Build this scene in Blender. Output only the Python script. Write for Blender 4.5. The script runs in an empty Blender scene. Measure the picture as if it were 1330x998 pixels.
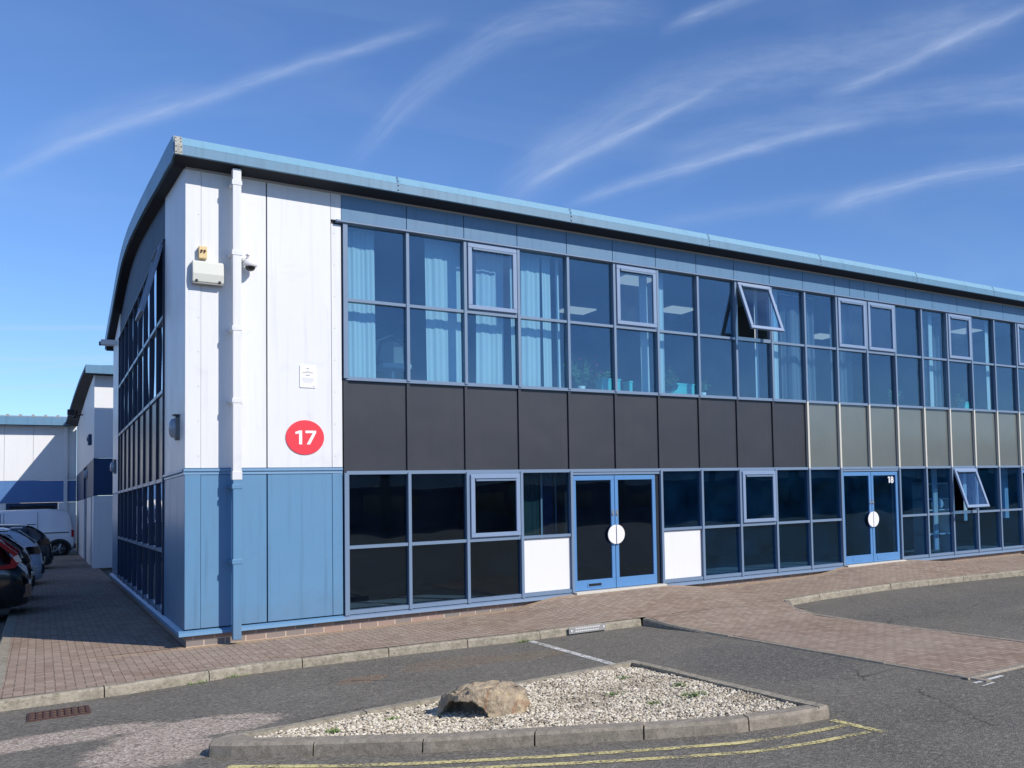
import bpy, bmesh, math, random
from math import radians, sin, cos, pi, sqrt
from mathutils import Vector, Matrix, noise
random.seed(7)
C = bpy.context.scene.collection
sc = bpy.context.scene
# ------------------------------------------------------------------ camera
cd = bpy.data.cameras.new('camera'); cam = bpy.data.objects.new('camera', cd); C.objects.link(cam)
cd.sensor_fit = 'HORIZONTAL'; cd.sensor_width = 36; cd.lens = 1195.95 / 1330 * 36
cd.shift_x = (665 - 1023.48) / 1330; cd.shift_y = (580.51 - 499) / 1330
cd.clip_start = .1; cd.clip_end = 3000
_a, _b, _c = .682872, .048782, .029886
fw = Vector((sin(_a)*cos(_b), cos(_a)*cos(_b), sin(_b))); r0 = Vector((cos(_a), -sin(_a), 0)); d0 = fw.cross(r0)
rt = cos(_c)*r0 + sin(_c)*d0; dn = -sin(_c)*r0 + cos(_c)*d0
m = Matrix((rt, -dn, -fw)).transposed().to_4x4(); m.translation = Vector((-1.3757, -13.4281, 1.6791))
cam.matrix_world = m
sc.camera = cam
sc.view_settings.view_transform = 'Standard'; sc.view_settings.look = 'None'
sc.view_settings.exposure = 0.0; sc.view_settings.gamma = 1
sc.cycles.max_bounces = 8; sc.cycles.transparent_max_bounces = 12
# ------------------------------------------------------------------ light
SUN_EL = radians(36.5); SUN = Vector((.455, -.89, 0)).normalized()
sv = SUN * cos(SUN_EL) + Vector((0, 0, sin(SUN_EL)))
sl = bpy.data.lights.new('sun', 'SUN'); sl.energy = 4.6; sl.angle = radians(.53); sl.color = (1, .925, .82)
so = bpy.data.objects.new('sun', sl); C.objects.link(so); so.rotation_euler = sv.to_track_quat('Z', 'Y').to_euler(); so.location = (10, -20, 30)
w = bpy.data.worlds.new('World'); sc.world = w; w.use_nodes = True
wt = w.node_tree; wt.nodes.clear()
class NT:
    """tiny node-graph helper"""
    def __init__(s, t): s.t = t
    def n(s, typ, **kw):
        nd = s.t.nodes.new(typ)
        for k, v in kw.items(): setattr(nd, k, v)
        return nd
    def l(s, a, b): s.t.links.new(a, b)
    def put(s, sock, v):
        if v is None: return
        if isinstance(v, bpy.types.NodeSocket): s.l(v, sock)
        else:
            try: sock.default_value = v
            except Exception: sock.default_value = (v[0], v[1], v[2], 1) if len(v) == 3 else v
    def m(s, op, a, b=None, c=None, clamp=False):
        nd = s.n('ShaderNodeMath', operation=op, use_clamp=clamp)
        s.put(nd.inputs[0], a); s.put(nd.inputs[1], b); s.put(nd.inputs[2], c)
        return nd.outputs[0]
    def mix(s, f, a, b, mode='MIX'):
        nd = s.n('ShaderNodeMix', data_type='RGBA', blend_type=mode)
        s.put(nd.inputs[0], f)
        for k, v in ((6, a), (7, b)):
            if isinstance(v, (tuple, list)): v = (v[0], v[1], v[2], 1)
            s.put(nd.inputs[k], v)
        return nd.outputs[2]
    def noise(s, vec, scale, detail=4, rough=.55, dist=0):
        nd = s.n('ShaderNodeTexNoise'); s.l(vec, nd.inputs['Vector'])
        nd.inputs['Scale'].default_value = scale; nd.inputs['Detail'].default_value = detail
        nd.inputs['Roughness'].default_value = rough; nd.inputs['Distortion'].default_value = dist
        return nd.outputs['Fac']
    def ramp(s, f, lo, hi):
        nd = s.n('ShaderNodeMapRange', clamp=True); s.put(nd.inputs[0], f); nd.inputs[1].default_value = lo; nd.inputs[2].default_value = hi
        return nd.outputs[0]
    def mapv(s, vec, scale=(1, 1, 1), loc=(0, 0, 0), rot=(0, 0, 0)):
        nd = s.n('ShaderNodeMapping'); s.l(vec, nd.inputs[0]); nd.inputs['Scale'].default_value = scale
        nd.inputs['Location'].default_value = loc; nd.inputs['Rotation'].default_value = rot
        return nd.outputs[0]
    def xyz(s, vec):
        nd = s.n('ShaderNodeSeparateXYZ'); s.l(vec, nd.inputs[0]); return nd.outputs
    def comb(s, x=0, y=0, z=0):
        nd = s.n('ShaderNodeCombineXYZ'); s.put(nd.inputs[0], x); s.put(nd.inputs[1], y); s.put(nd.inputs[2], z); return nd.outputs[0]
g = NT(wt)
out = g.n('ShaderNodeOutputWorld'); bg = g.n('ShaderNodeBackground'); sky = g.n('ShaderNodeTexSky', sky_type='NISHITA')
sky.sun_disc = False; sky.sun_elevation = SUN_EL; sky.sun_rotation = math.atan2(SUN.x, SUN.y)
sky.altitude = 50; sky.air_density = 1.0; sky.dust_density = .05; sky.ozone_density = 2.2
tc = g.n('ShaderNodeTexCoord'); D = tc.outputs['Generated']
X, Y, Z = g.xyz(D)
AZ = g.m('MULTIPLY', g.m('ARCTAN2', X, Y), 180/pi); EL = g.m('MULTIPLY', g.m('ARCSINE', Z), 180/pi)
nz1 = g.noise(D, 9, 4, .5, .4); nz2 = g.noise(g.mapv(g.comb(AZ, EL, 0), (.10, 1.1, 1), (0, 0, 0), (0, 0, -.42)), 1.2, 6, .62, .5)
# thin ice trails high above: (azimuth, elevation) run, half width in degrees, strength
TR = [([(-2.16,15.34),(.11,17.17),(2.86,18.94),(5.48,20.34),(9.01,22.26),(13.61,24.39),(19.04,26.63)], .34, .30),
 ([(-1.6,16.5),(1.3,18.5),(3.82,19.9),(6.5,21.1),(7.9,21.6)], .8, .14),
 ([(13.57,18.67),(15.19,20.45),(16.86,22.43),(19.44,24.49),(22.11,26.32),(25.32,27.48),(30.53,28.16),(32.46,28.23)], .75, .2),
 ([(31.94,27.12),(33.9,27.86),(36.86,28.73),(38.85,29.28)], .35, .32),
 ([(22.91,17.92),(25.21,19.42),(29.35,21.46),(32.5,22.93),(35.74,24.45)], .3, .32),
 ([(21.54,17.5),(27.06,21.3),(31.85,23.6),(38.7,25.1),(46.05,26.0),(54.62,27.25)], 1.25, .23),
 ([(41.5,23.6),(43.29,23.91),(46.48,24.74),(49.88,25.86),(54.61,26.98),(58,27.9)], .35, .3),
 ([(25.81,17.37),(28.86,18.48),(33.66,19.86),(38.55,21.03),(42.97,21.82),(45.89,22.07)], .33, .33),
 ([(31.26,19.9),(36.63,21.5),(43.5,22.6),(54.43,23.1),(60,23.2)], .9, .18),
 ([(50.2,22.3),(54.38,22.3),(58,22.2)], .3, .18),
 ([(41,16.9),(42.56,17.32),(45.73,18.05),(49.56,18.65),(54.22,18.89),(60,19)], .5, .34),
 ([(30,16.3),(32.13,16.6),(38.45,17.5),(43.32,18.0),(48.15,18.6)], .5, .12),
 ([(-12,8.2),(-1.82,8.82),(2.5,9.19),(8,9.4)], .14, .22), ([(-12,6.9),(-1.8,7.34),(2.6,7.71),(8,8)], .14, .25),
 ([(-10,5),(-1.8,6.73),(1.98,7.4),(6,8.1)], .14, .2), ([(-12,5.3),(-1.79,6.0),(1.68,6.32),(7,6.6)], .12, .22), ([(-12,10.2),(-1.8,10.57),(-.5,10.7)], .15, .2)]
total = None
A0, A1 = -15.0, 65.0
azn = g.m('DIVIDE', g.m('SUBTRACT', AZ, A0), A1 - A0)
wob = g.m('MULTIPLY', g.m('SUBTRACT', g.noise(D, 26, 5, .68), .5), .7)
for pts, hw, st in TR:
    hw *= .95 if hw < .7 else 1.1; st *= 1.1
    fc = g.n('ShaderNodeFloatCurve'); g.l(azn, fc.inputs['Value']); cv = fc.mapping.curves[0]
    P = [((a-A0)/(A1-A0), e/40) for a, e in pts]
    s0 = (P[1][1]-P[0][1])/(P[1][0]-P[0][0]); s1 = (P[-1][1]-P[-2][1])/(P[-1][0]-P[-2][0])
    cv.points[0].location = (P[0][0], P[0][1]); cv.points[1].location = (P[-1][0], P[-1][1])
    for p in P[1:-1]: cv.points.new(*p)
    fc.mapping.extend = 'EXTRAPOLATED'; fc.mapping.update()
    d = g.m('ABSOLUTE', g.m('SUBTRACT', g.m('ADD', EL, g.m('MULTIPLY', wob, min(1, hw*1.2))), g.m('MULTIPLY', fc.outputs[0], 40)))
    k = g.m('POWER', 2.718, g.m('MULTIPLY', g.m('POWER', g.m('DIVIDE', d, hw), 1.7 if hw < .7 else 2.4), -1))
    a_in = g.ramp(AZ, pts[0][0]-.3, pts[0][0]+min(2.5, (pts[-1][0]-pts[0][0])*.3)); a_out = g.ramp(AZ, pts[-1][0]+.3, pts[-1][0]-min(4, (pts[-1][0]-pts[0][0])*.35))
    sd = g.m('DIVIDE', g.m('SUBTRACT', EL, g.m('MULTIPLY', fc.outputs[0], 40)), hw)
    fib = g.noise(g.comb(g.m('MULTIPLY', AZ, .22 if hw > .45 else .35), g.m('ADD', g.m('MULTIPLY', sd, 1.5 if hw > .45 else .8), g.m('MULTIPLY', AZ, .10)), pts[0][0]), 1.3, 7, .66, .35)
    tex = g.m('ADD', .36 if hw > .45 else .42, g.m('MULTIPLY', g.ramp(fib, .30, .74), .68 if hw > .45 else .68))
    v = g.m('MULTIPLY', g.m('MULTIPLY', k, g.m('MULTIPLY', a_in, a_out)), g.m('MULTIPLY', tex, st))
    total = v if total is None else g.m('ADD', total, v)
veil = g.m('MULTIPLY', g.ramp(g.noise(g.comb(g.m('MULTIPLY', AZ, .02), g.m('MULTIPLY', EL, .09), 3), 2.2, 4, .55, .8), .5, .85), .10)
total = g.m('MINIMUM', g.m('ADD', total, veil), .8)
SKYCOL = g.mix(1.0, sky.outputs[0], (.86, 1.13, 1.57), 'MULTIPLY')
WISP = (5.8, 7.0, 9.4)
col = g.mix(total, SKYCOL, WISP)
g.l(col, bg.inputs[0]); bg.inputs[1].default_value = .099; g.l(bg.outputs[0], out.inputs[0])

# ------------------------------------------------------------------ materials
MATS = {}
def newmat(name):
    mt = bpy.data.materials.new(name); mt.use_nodes = True; mt.node_tree.nodes.clear(); q = NT(mt.node_tree)
    q.out = q.n('ShaderNodeOutputMaterial'); q.tc = q.n('ShaderNodeTexCoord'); q.P = q.n('ShaderNodeNewGeometry').outputs['Position']
    MATS[name] = mt; return mt, q
def princ(q, col, rough=.5, metal=0, spec=.5, bump=None, bd=.01, coat=0):
    b = q.n('ShaderNodeBsdfPrincipled')
    if isinstance(col, (tuple, list)): col = (col[0], col[1], col[2], 1)
    q.put(b.inputs['Base Color'], col); q.put(b.inputs['Roughness'], rough); b.inputs['Metallic'].default_value = metal
    b.inputs['Specular IOR Level'].default_value = spec; b.inputs['Coat Weight'].default_value = coat; b.inputs['Coat Roughness'].default_value = .08
    if bump is not None:
        bp = q.n('ShaderNodeBump'); bp.inputs['Distance'].default_value = bd; bp.inputs['Strength'].default_value = 1; q.l(bump, bp.inputs['Height']); q.l(bp.outputs[0], b.inputs['Normal'])
    q.l(b.outputs[0], q.out.inputs[0]); return b
def painted(name, c, rough=.45, spec=.4, dirt=.10, streak=.08, coat=0, metal=0, wave=.0015):
    """weathered painted metal: vertical rain streaks, faint blotches, slightly uneven sheen"""
    mt, q = newmat(name)
    v = q.mapv(q.P, (9, 9, .35)); s = q.noise(v, 1.6, 4, .6)
    b = q.noise(q.P, 1.3, 4, .6); f = q.noise(q.P, 26, 3, .6)
    dark = tuple(x*(.62) for x in c); 
    c1 = q.mix(q.m('MULTIPLY', q.ramp(s, .52, .8), streak*4), c, dark)
    c2 = q.mix(q.m('MULTIPLY', q.ramp(b, .45, .75), dirt*2), c1, tuple(min(1, x*.8+.02) for x in c))
    c3 = q.mix(q.m('MULTIPLY', q.ramp(f, .62, .8), dirt), c2, tuple(x*.5+.02 for x in c))
    if 'cladding' in name:
        zz = q.xyz(q.P)[2]; sp = q.m('MULTIPLY', q.ramp(q.m('ADD', zz, q.m('MULTIPLY', q.m('SUBTRACT', q.noise(q.P, 7, 5, .7), .5), .9)), .6, .08), .2)
        c3 = q.mix(sp, c3, (.16, .13, .10)); gh = q.noise(q.P, 2.6, 3, .5, 1.2); c3 = q.mix(q.m('MULTIPLY', q.ramp(gh, .60, .68), .10), c3, dark)
    r = q.m('ADD', rough - .08, q.m('MULTIPLY', b, .18))
    princ(q, c3, r, metal, spec, q.m('ADD', q.noise(q.P, .9, 2, .5), q.m('MULTIPLY', s, .1)), wave*8, coat)
    return mt
painted('white_cladding', (.72, .735, .75), .40, .4, .09, .09)
painted('white_far', (.74, .76, .77), .5, .3, .05, .04)
painted('blue_cladding', (.118, .262, .43), .36, .45, .12, .14)
painted('navy_shade_cladding', (.018, .052, .13), .5, .25, .08, .06)  # on the warehouse bands, blue with the shade painted into it
painted('blue_flashing', (.125, .265, .43), .35, .5, .08, .05)
painted('eaves_blue', (.115, .245, .365), .42, .5, .22, .22)
painted('eaves_blue_lit', (.18, .36, .49), .42, .5, .15, .12)  # eaves blue lightened: sun on the sloping cap is put into the colour
painted('head_blue', (.105, .21, .34), .30, .5, .14, .16)
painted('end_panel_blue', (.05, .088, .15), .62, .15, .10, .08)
painted('sash_blue', (.22, .305, .45), .33, .5, .08, .05)
painted('frame_blue', (.165, .24, .35), .33, .5, .08, .05)
painted('door_blue', (.10, .25, .50), .30, .5, .06, .05)
painted('cream_frame', (.62, .60, .52), .4, .4, .08, .04)
painted('spandrel_black', (.036, .038, .046), .34, .5, .12, .10)
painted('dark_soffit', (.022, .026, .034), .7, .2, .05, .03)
painted('grey_trim', (.30, .30, .29), .5, .3, .05, .03)
painted('pale_grey_plastic', (.62, .64, .58), .4, .4, .06, .04)
painted('yellow_plastic', (.72, .55, .28), .4, .4, .1, .06)
painted('white_plastic', (.78, .78, .78), .35, .4, .03, .02)
painted('grey_plastic', (.16, .18, .19), .4, .4, .05, .03)
painted('black_plastic', (.014, .014, .016), .4, .4, .03, .02)
painted('white_board', (.76, .77, .78), .3, .4, .03, .02)
painted('sign_red', (.78, .05, .07), .4, .4, .02, .01, wave=.0002)
painted('sign_white', (.85, .85, .85), .4, .4, .02, .01, wave=.0002)
painted('print_grey', (.22, .23, .25), .5, .3, 0, 0, wave=.0002)
painted('threshold', (.58, .56, .50), .7, .2, .15, .1)
painted('steel', (.45, .45, .45), .3, .5, .05, .03, metal=.8)
painted('rust_iron', (.085, .045, .035), .75, .3, .3, .1)
painted('joint_metal', (.42, .42, .38), .5, .4, .6, .5)
painted('roof_sheet', (.33, .34, .34), .5, .4, .15, .1)
painted('frame_blue_shaded', (.035, .055, .10), .5, .25, .06, .04)  # frame blue darkened: the end wall's shade is put into the colour
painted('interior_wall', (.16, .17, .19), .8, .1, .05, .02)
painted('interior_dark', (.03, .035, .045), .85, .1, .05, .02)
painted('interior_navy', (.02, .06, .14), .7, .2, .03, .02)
painted('interior_floor', (.20, .20, .20), .8, .1, .1, 0)
painted('ceiling_white', (.50, .52, .52), .8, .1, .02, 0)
painted('teal_box', (.10, .58, .52), .5, .3, .05, .03)
painted('chair_white', (.55, .60, .60), .5, .3, .03, .02)
painted('pot_white', (.7, .7, .68), .4, .4, .05, .03)
painted('band_blue', (.085, .19, .42), .4, .4, .08, .06)
painted('green_cladding', (.03, .07, .055), .5, .3, .1, .05)
painted('tyre', (.012, .012, .012), .8, .2, .1, 0)
painted('alloy', (.30, .31, .33), .3, .5, .05, .02, metal=.7)
painted('car_black', (.008, .009, .011), .18, .5, .02, .01, coat=1, wave=.0003)
painted('car_silver', (.50, .55, .62), .25, .5, .02, .01, coat=.8, wave=.0003)
painted('car_dark', (.02, .023, .03), .22, .5, .02, .01, coat=.8, wave=.0003)
painted('van_white', (.78, .80, .82), .3, .5, .04, .03, coat=.4, wave=.0003)
painted('car_glass', (.008, .011, .014), .06, .7, 0, 0, wave=.0001)
mt, q = newmat('blind_fabric'); 
f_ = q.noise(q.P, 60, 2, .5); tr = q.n('ShaderNodeBsdfTranslucent'); df = q.n('ShaderNodeBsdfDiffuse'); cc = q.mix(f_, (.78, .80, .78), (.86, .88, .86)); q.l(cc, tr.inputs[0]); q.l(cc, df.inputs[0])
mx = q.n('ShaderNodeMixShader'); mx.inputs[0].default_value = .25; q.l(df.outputs[0], mx.inputs[1]); q.l(tr.outputs[0], mx.inputs[2]); q.l(mx.outputs[0], q.out.inputs[0])
mt, q = newmat('tail_light'); princ(q, (.36, .003, .008), .35, 0, .25, coat=.15)
mt, q = newmat('lamp_clear'); princ(q, (.55, .57, .6), .1, .3, .6, coat=1)
mt, q = newmat('lamp_lens'); princ(q, (.30, .36, .44), .15, .0, .6, coat=.6)
mt, q = newmat('ceiling_lamp'); e_ = q.n('ShaderNodeEmission'); e_.inputs[0].default_value = (1, .97, .9, 1); e_.inputs[1].default_value = .42; q.l(e_.outputs[0], q.out.inputs[0])
mt, q = newmat('leaf'); fl = q.noise(q.P, 30, 2, .5); princ(q, q.mix(fl, (.05, .14, .04), (.16, .30, .10)), .5)
mt, q = newmat('flower_pink'); princ(q, (.6, .08, .2), .6)
mt, q = newmat('weed_leaf'); fl = q.noise(q.P, 50, 2, .5); princ(q, q.mix(fl, (.07, .14, .03), (.20, .28, .09)), .6)
def glass(name, tint, refl, base, ior, wob=.0009, film=.006, fcol=(.30, .44, .62)):
    """coated pane: clear tinted transmission with a mirror film on top; each pane bows slightly"""
    mt, q = newmat(name)
    t = q.n('ShaderNodeBsdfTransparent'); t.inputs[0].default_value = (*tint, 1)
    gl = q.n('ShaderNodeBsdfGlossy'); gl.inputs[0].default_value = (*refl, 1); gl.inputs['Roughness'].default_value = .012
    oi = q.n('ShaderNodeObjectInfo')
    vv = q.n('ShaderNodeVectorMath', operation='ADD'); q.l(q.P, vv.inputs[0]); q.l(q.comb(q.m('MULTIPLY', oi.outputs['Random'], 91), q.m('MULTIPLY', oi.outputs['Random'], 57), 0), vv.inputs[1])
    bp = q.n('ShaderNodeBump'); bp.inputs['Distance'].default_value = wob*14; bp.inputs['Strength'].default_value = 1
    q.l(q.noise(vv.outputs[0], 1.1, 1, .4), bp.inputs['Height']); q.l(bp.outputs[0], gl.inputs['Normal'])
    lw = q.n('ShaderNodeLayerWeight'); lw.inputs[0].default_value = .5
    dirt = q.noise(q.P, 3.5, 5, .7)
    fac = q.m('ADD', q.m('ADD', base, q.m('MULTIPLY', q.m('POWER', lw.outputs['Facing'], 3.6), ior)), q.m('MULTIPLY', q.ramp(dirt, .5, .8), .015), clamp=True)
    mx = q.n('ShaderNodeMixShader'); q.l(fac, mx.inputs[0]); q.l(t.outputs[0], mx.inputs[1]); q.l(gl.outputs[0], mx.inputs[2])
    df = q.n('ShaderNodeBsdfDiffuse'); df.inputs[0].default_value = (*fcol, 1); m2 = q.n('ShaderNodeMixShader')
    q.put(m2.inputs[0], q.m('MULTIPLY', q.m('ADD', .1, q.m('MULTIPLY', q.ramp(q.noise(q.P, 1.6, 5, .65), .3, .75), 1.6)), film)); q.l(mx.outputs[0], m2.inputs[1]); q.l(df.outputs[0], m2.inputs[2]); q.l(m2.outputs[0], q.out.inputs[0])
    return mt
glass('glass_upper', (.76, .905, .965), (.58, .72, .86), .105, .55)
glass('glass_lower', (.60, .74, .84), (.80, .92, 1.0), .038, .5, wob=.0003, film=.004)
glass('glass_navy_glow', (.58, .76, .90), (.55, .85, 1.0), .04, .5, wob=.0003, film=.024, fcol=(.03, .20, .46))  # navy glow of the rooms painted in as a diffuse film
glass('glass_end', (.45, .6, .7), (.92, .96, 1.0), .22, .78)
glass('glass_vent', (.74, .89, .96), (.60, .75, .90), .105, .55, film=.035)
# olive spandrel glass
mt, q = newmat('spandrel_olive'); vz = q.xyz(q.P)[2]
bl = q.noise(q.P, 1.5, 3, .6); princ(q, q.mix(bl, (.115, .135, .133), (.158, .176, .166)), .16, 0, .6, q.noise(q.P, 1.2, 1, .4), .006, coat=.3)
def cell_noise(q, vec, scale=1):
    nd = q.n('ShaderNodeTexWhiteNoise', noise_dimensions='3D'); q.l(vec, nd.inputs[0]); return nd.outputs[0]
# asphalt
def asphalt(name, c0, c1, grit=1.0, patches=False):
    mt, q = newmat(name)
    n1 = q.noise(q.P, .55, 5, .6, .4); n2 = q.noise(q.P, 6, 4, .65)
    vo = q.n('ShaderNodeTexVoronoi', feature='F1'); q.l(q.P, vo.inputs['Vector']); vo.inputs['Scale'].default_value = 85
    sp = q.n('ShaderNodeSeparateColor'); q.l(vo.outputs['Color'], sp.inputs[0]); rnd = sp.outputs[0]
    vo2 = q.n('ShaderNodeTexVoronoi', feature='F1'); q.l(q.P, vo2.inputs['Vector']); vo2.inputs['Scale'].default_value = 38
    sp2 = q.n('ShaderNodeSeparateColor'); q.l(vo2.outputs['Color'], sp2.inputs[0]); rnd2 = sp2.outputs[0]
    col = q.mix(q.ramp(n1, .3, .7), c0, c1)
    col = q.mix(q.m('MULTIPLY', q.ramp(n2, .45, .75), .35), col, tuple(x*.8 for x in c0))
    pk = None
    if patches:
        for (px, py, rx, ry, cc, amt) in ((2.2, -3.1, .6, .4, (.24, .155, .085), .32), (1.2, -3.3, .25, .2, (.24, .13, .06), .5), (3.0, -3.3, .5, .3, (.22, .15, .08), .35), (-.35, -4.45, .62, .42, (.37, .30, .235), .9), (-1.25, -4.0, .75, .30, (.37, .30, .235), .9), (-.72, -5.0, .42, .60, (.37, .30, .235), .9), (-2.3, -4.1, .9, .3, (.37, .30, .235), .9), (4.6, -5.6, .9, 1.3, (.085, .085, .083), .5), (6.5, -9.5, 2.5, .9, (.12, .118, .112), .4), (10, -4.2, 3.2, .8, (.085, .085, .083), .4)):
            vx = q.mapv(q.P, (1/rx, 1/ry, 0), (-px/rx, -py/ry, 0)); ln = q.n('ShaderNodeVectorMath', operation='LENGTH'); q.l(vx, ln.inputs[0])
            mk = q.ramp(q.m('ADD', ln.outputs['Value'], q.m('MULTIPLY', q.m('SUBTRACT', q.noise(q.P, 6, 6, .75), .5), 1.0)), 1.05, .80)
            col = q.mix(q.m('MULTIPLY', mk, amt), col, cc)
            if cc[0] > .3: pk = mk if pk is None else q.m('MAXIMUM', pk, mk)
    col = q.mix(q.m('MULTIPLY', q.ramp(rnd, .55, 1), .65*grit), col, tuple(min(1, x*1.9) for x in c1))
    col = q.mix(q.m('MULTIPLY', q.ramp(rnd, .3, 0), .75*grit), col, tuple(x*.35 for x in c0))
    col = q.mix(q.m('MULTIPLY', q.ramp(rnd2, .82, 1), .5*grit), col, tuple(min(1, x*2.0) for x in c1))
    if pk is not None:
        col = q.mix(q.m('MULTIPLY', pk, q.m('MULTIPLY', q.ramp(rnd, .6, .9), .9)), col, (.66, .58, .48)); col = q.mix(q.m('MULTIPLY', pk, q.m('MULTIPLY', q.ramp(rnd, .3, .1), .7)), col, (.14, .10, .09))
    if patches:
        cr = q.n('ShaderNodeTexVoronoi', feature='DISTANCE_TO_EDGE'); wv = q.n('ShaderNodeVectorMath', operation='ADD'); q.l(q.P, wv.inputs[0]); q.l(q.comb(q.m('MULTIPLY', n2, .35), q.m('MULTIPLY', n1, .5), 0), wv.inputs[1]); q.l(wv.outputs[0], cr.inputs['Vector']); cr.inputs['Scale'].default_value = .42
        ck = q.m('MULTIPLY', q.ramp(cr.outputs['Distance'], .006, .002), q.ramp(q.noise(q.P, .8, 3, .6), .48, .58)); col = q.mix(q.m('MULTIPLY', ck, .7), col, (.03, .03, .028))
    h = q.m('ADD', q.m('MULTIPLY', vo.outputs['Distance'], -.7), q.m('MULTIPLY', n2, .6))
    princ(q, col, .88, 0, .25, h, .008 * grit)
    return mt
asphalt('asphalt', (.122, .112, .092), (.176, .162, .136), .8, True)
asphalt('chippings', (.26, .205, .185), (.36, .30, .27), 1.3)
asphalt('asphalt_smooth', (.095, .096, .095), (.125, .124, .12), .7)
# block paving, herringbone
mt, q = newmat('block_paving'); BS = .078
v = q.mapv(q.P, (1/BS, 1/BS, 0)); px, py, _z = q.xyz(v)
dx_ = q.m('MULTIPLY', q.m('SUBTRACT', q.noise(q.P, 1.5, 2, .5), .5), .12)
px = q.m('ADD', px, q.m('ADD', dx_, 1000)); py = q.m('ADD', py, q.m('ADD', dx_, 1000))
ix, iy = q.m('FLOOR', px), q.m('FLOOR', py); fx, fy = q.m('FRACT', px), q.m('FRACT', py)
mm = q.m('MODULO', q.m('ADD', q.m('SUBTRACT', ix, iy), 4000), 4)
def eq(k): return q.m('COMPARE', mm, float(k), .1)
m0, m1, m2, m3 = eq(0), eq(1), eq(2), eq(3)
dl = q.m('ADD', fx, m1); dr = q.m('ADD', q.m('SUBTRACT', 1, fx), m0); db = q.m('ADD', fy, m2); dt = q.m('ADD', q.m('SUBTRACT', 1, fy), m3)
dist = q.m('MINIMUM', q.m('MINIMUM', dl, dr), q.m('MINIMUM', db, dt))
bid = q.comb(q.m('SUBTRACT', ix, m1), q.m('SUBTRACT', iy, m2), 0); rb = cell_noise(q, bid)
jn = q.ramp(dist, .085, .03)
bx1 = q.mix(rb, (.27, .19, .138), (.40, .305, .235))
n1 = q.noise(q.P, .6, 4, .6); n2 = q.noise(q.P, 12, 5, .7); n3 = q.noise(q.P, 90, 2, .6)
c = q.mix(q.m('MULTIPLY', q.ramp(n1, .35, .75), .5), bx1, (.42, .355, .285))
c = q.mix(q.m('MULTIPLY', q.ramp(n2, .45, .75), .45), c, (.17, .14, .125))
c = q.mix(q.m('MULTIPLY', q.ramp(n3, .5, .8), .35), c, (.40, .35, .32))
c = q.mix(q.m('MULTIPLY', jn, q.m('ADD', .15, q.m('MULTIPLY', n2, .6))), c, (.11, .088, .068))
wy = q.xyz(q.P)[1]; sand = q.m('MULTIPLY', q.m('MULTIPLY', q.m('MULTIPLY', q.ramp(wy, .12, .05), q.ramp(q.xyz(q.P)[0], -1.3, .1)), q.ramp(q.m('ADD', wy, q.m('MULTIPLY', q.m('SUBTRACT', q.noise(q.P, 4, 4, .6), .5), .5)), -.26, -.02)), .75)
c = q.mix(sand, c, (.50, .36, .235))
princ(q, c, .95, 0, .08, q.m('ADD', q.m('MULTIPLY', q.m('SUBTRACT', 1, jn), .8), q.m('MULTIPLY', n3, .25)), .006)
def concrete(name, c0, c1, lich=.5):
    mt, q = newmat(name)
    n1 = q.noise(q.P, 2.2, 5, .65); n2 = q.noise(q.P, 30, 5, .7); n3 = q.noise(q.P, 120, 2, .6)
    n4 = q.noise(q.P, 11, 6, .75); c = q.mix(n1, c0, c1); c = q.mix(q.m('MULTIPLY', q.ramp(n4, .56, .42), .45), c, (.13, .12, .09)); c = q.mix(q.m('MULTIPLY', q.ramp(n2, .55, .7), lich), c, (.42, .40, .33)); c = q.mix(q.m('MULTIPLY', q.ramp(n2, .45, .3), lich), c, (.10, .095, .075))
    c = q.mix(q.m('MULTIPLY', q.ramp(q.noise(q.P, 8, 3, .6), .58, .75), lich*.7), c, (.13, .14, .08))
    princ(q, c, .9, 0, .2, q.m('ADD', n2, q.m('MULTIPLY', n3, .5)), .004)
concrete('kerb_concrete', (.26, .225, .17), (.47, .425, .335), .8)
concrete('island_concrete', (.25, .215, .17), (.42, .37, .30), .5)
concrete('soil', (.10, .085, .06), (.22, .19, .14), .4)
mt, q = newmat('plinth_brick'); v = q.mapv(q.comb(q.m('ADD', q.xyz(q.P)[0], q.xyz(q.P)[1]), q.xyz(q.P)[2], 0), (1, 1, 1), (0, .075, 0))
bk = q.n('ShaderNodeTexBrick'); q.l(v, bk.inputs['Vector']); bk.offset = .5; bk.inputs['Scale'].default_value = 1; bk.inputs['Brick Width'].default_value = .225; bk.inputs['Row Height'].default_value = .078
bk.inputs['Mortar Size'].default_value = .006; bk.inputs['Color1'].default_value = (.17, .175, .175, 1); bk.inputs['Color2'].default_value = (.36, .24, .20, 1); bk.inputs['Mortar'].default_value = (.60, .49, .38, 1)
princ(q, q.mix(q.m('MULTIPLY', q.noise(q.P, 20, 4, .6), .4), bk.outputs['Color'], (.30, .24, .2)), .85)
mt, q = newmat('pebble')
oi = q.n('ShaderNodeAttribute'); oi.attribute_name = 'tone'; n = q.noise(q.P, 60, 3, .6)
c = q.mix(q.ramp(oi.outputs['Fac'], 0, .35), (.17, .14, .10), (.50, .44, .33)); c = q.mix(q.ramp(oi.outputs['Fac'], .35, 1), c, (.86, .80, .66)); c = q.mix(q.m('MULTIPLY', n, .4), c, (.54, .46, .35)); princ(q, c, .8)
mt, q = newmat('boulder_stone')
n1 = q.noise(q.P, 4.5, 6, .65, .5); n2 = q.noise(q.P, 30, 5, .7); c = q.mix(q.ramp(n1, .35, .65), (.27, .215, .16), (.54, .43, .28)); c = q.mix(q.m('MULTIPLY', q.ramp(n2, .5, .72), .6), c, (.66, .58, .42))
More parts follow.
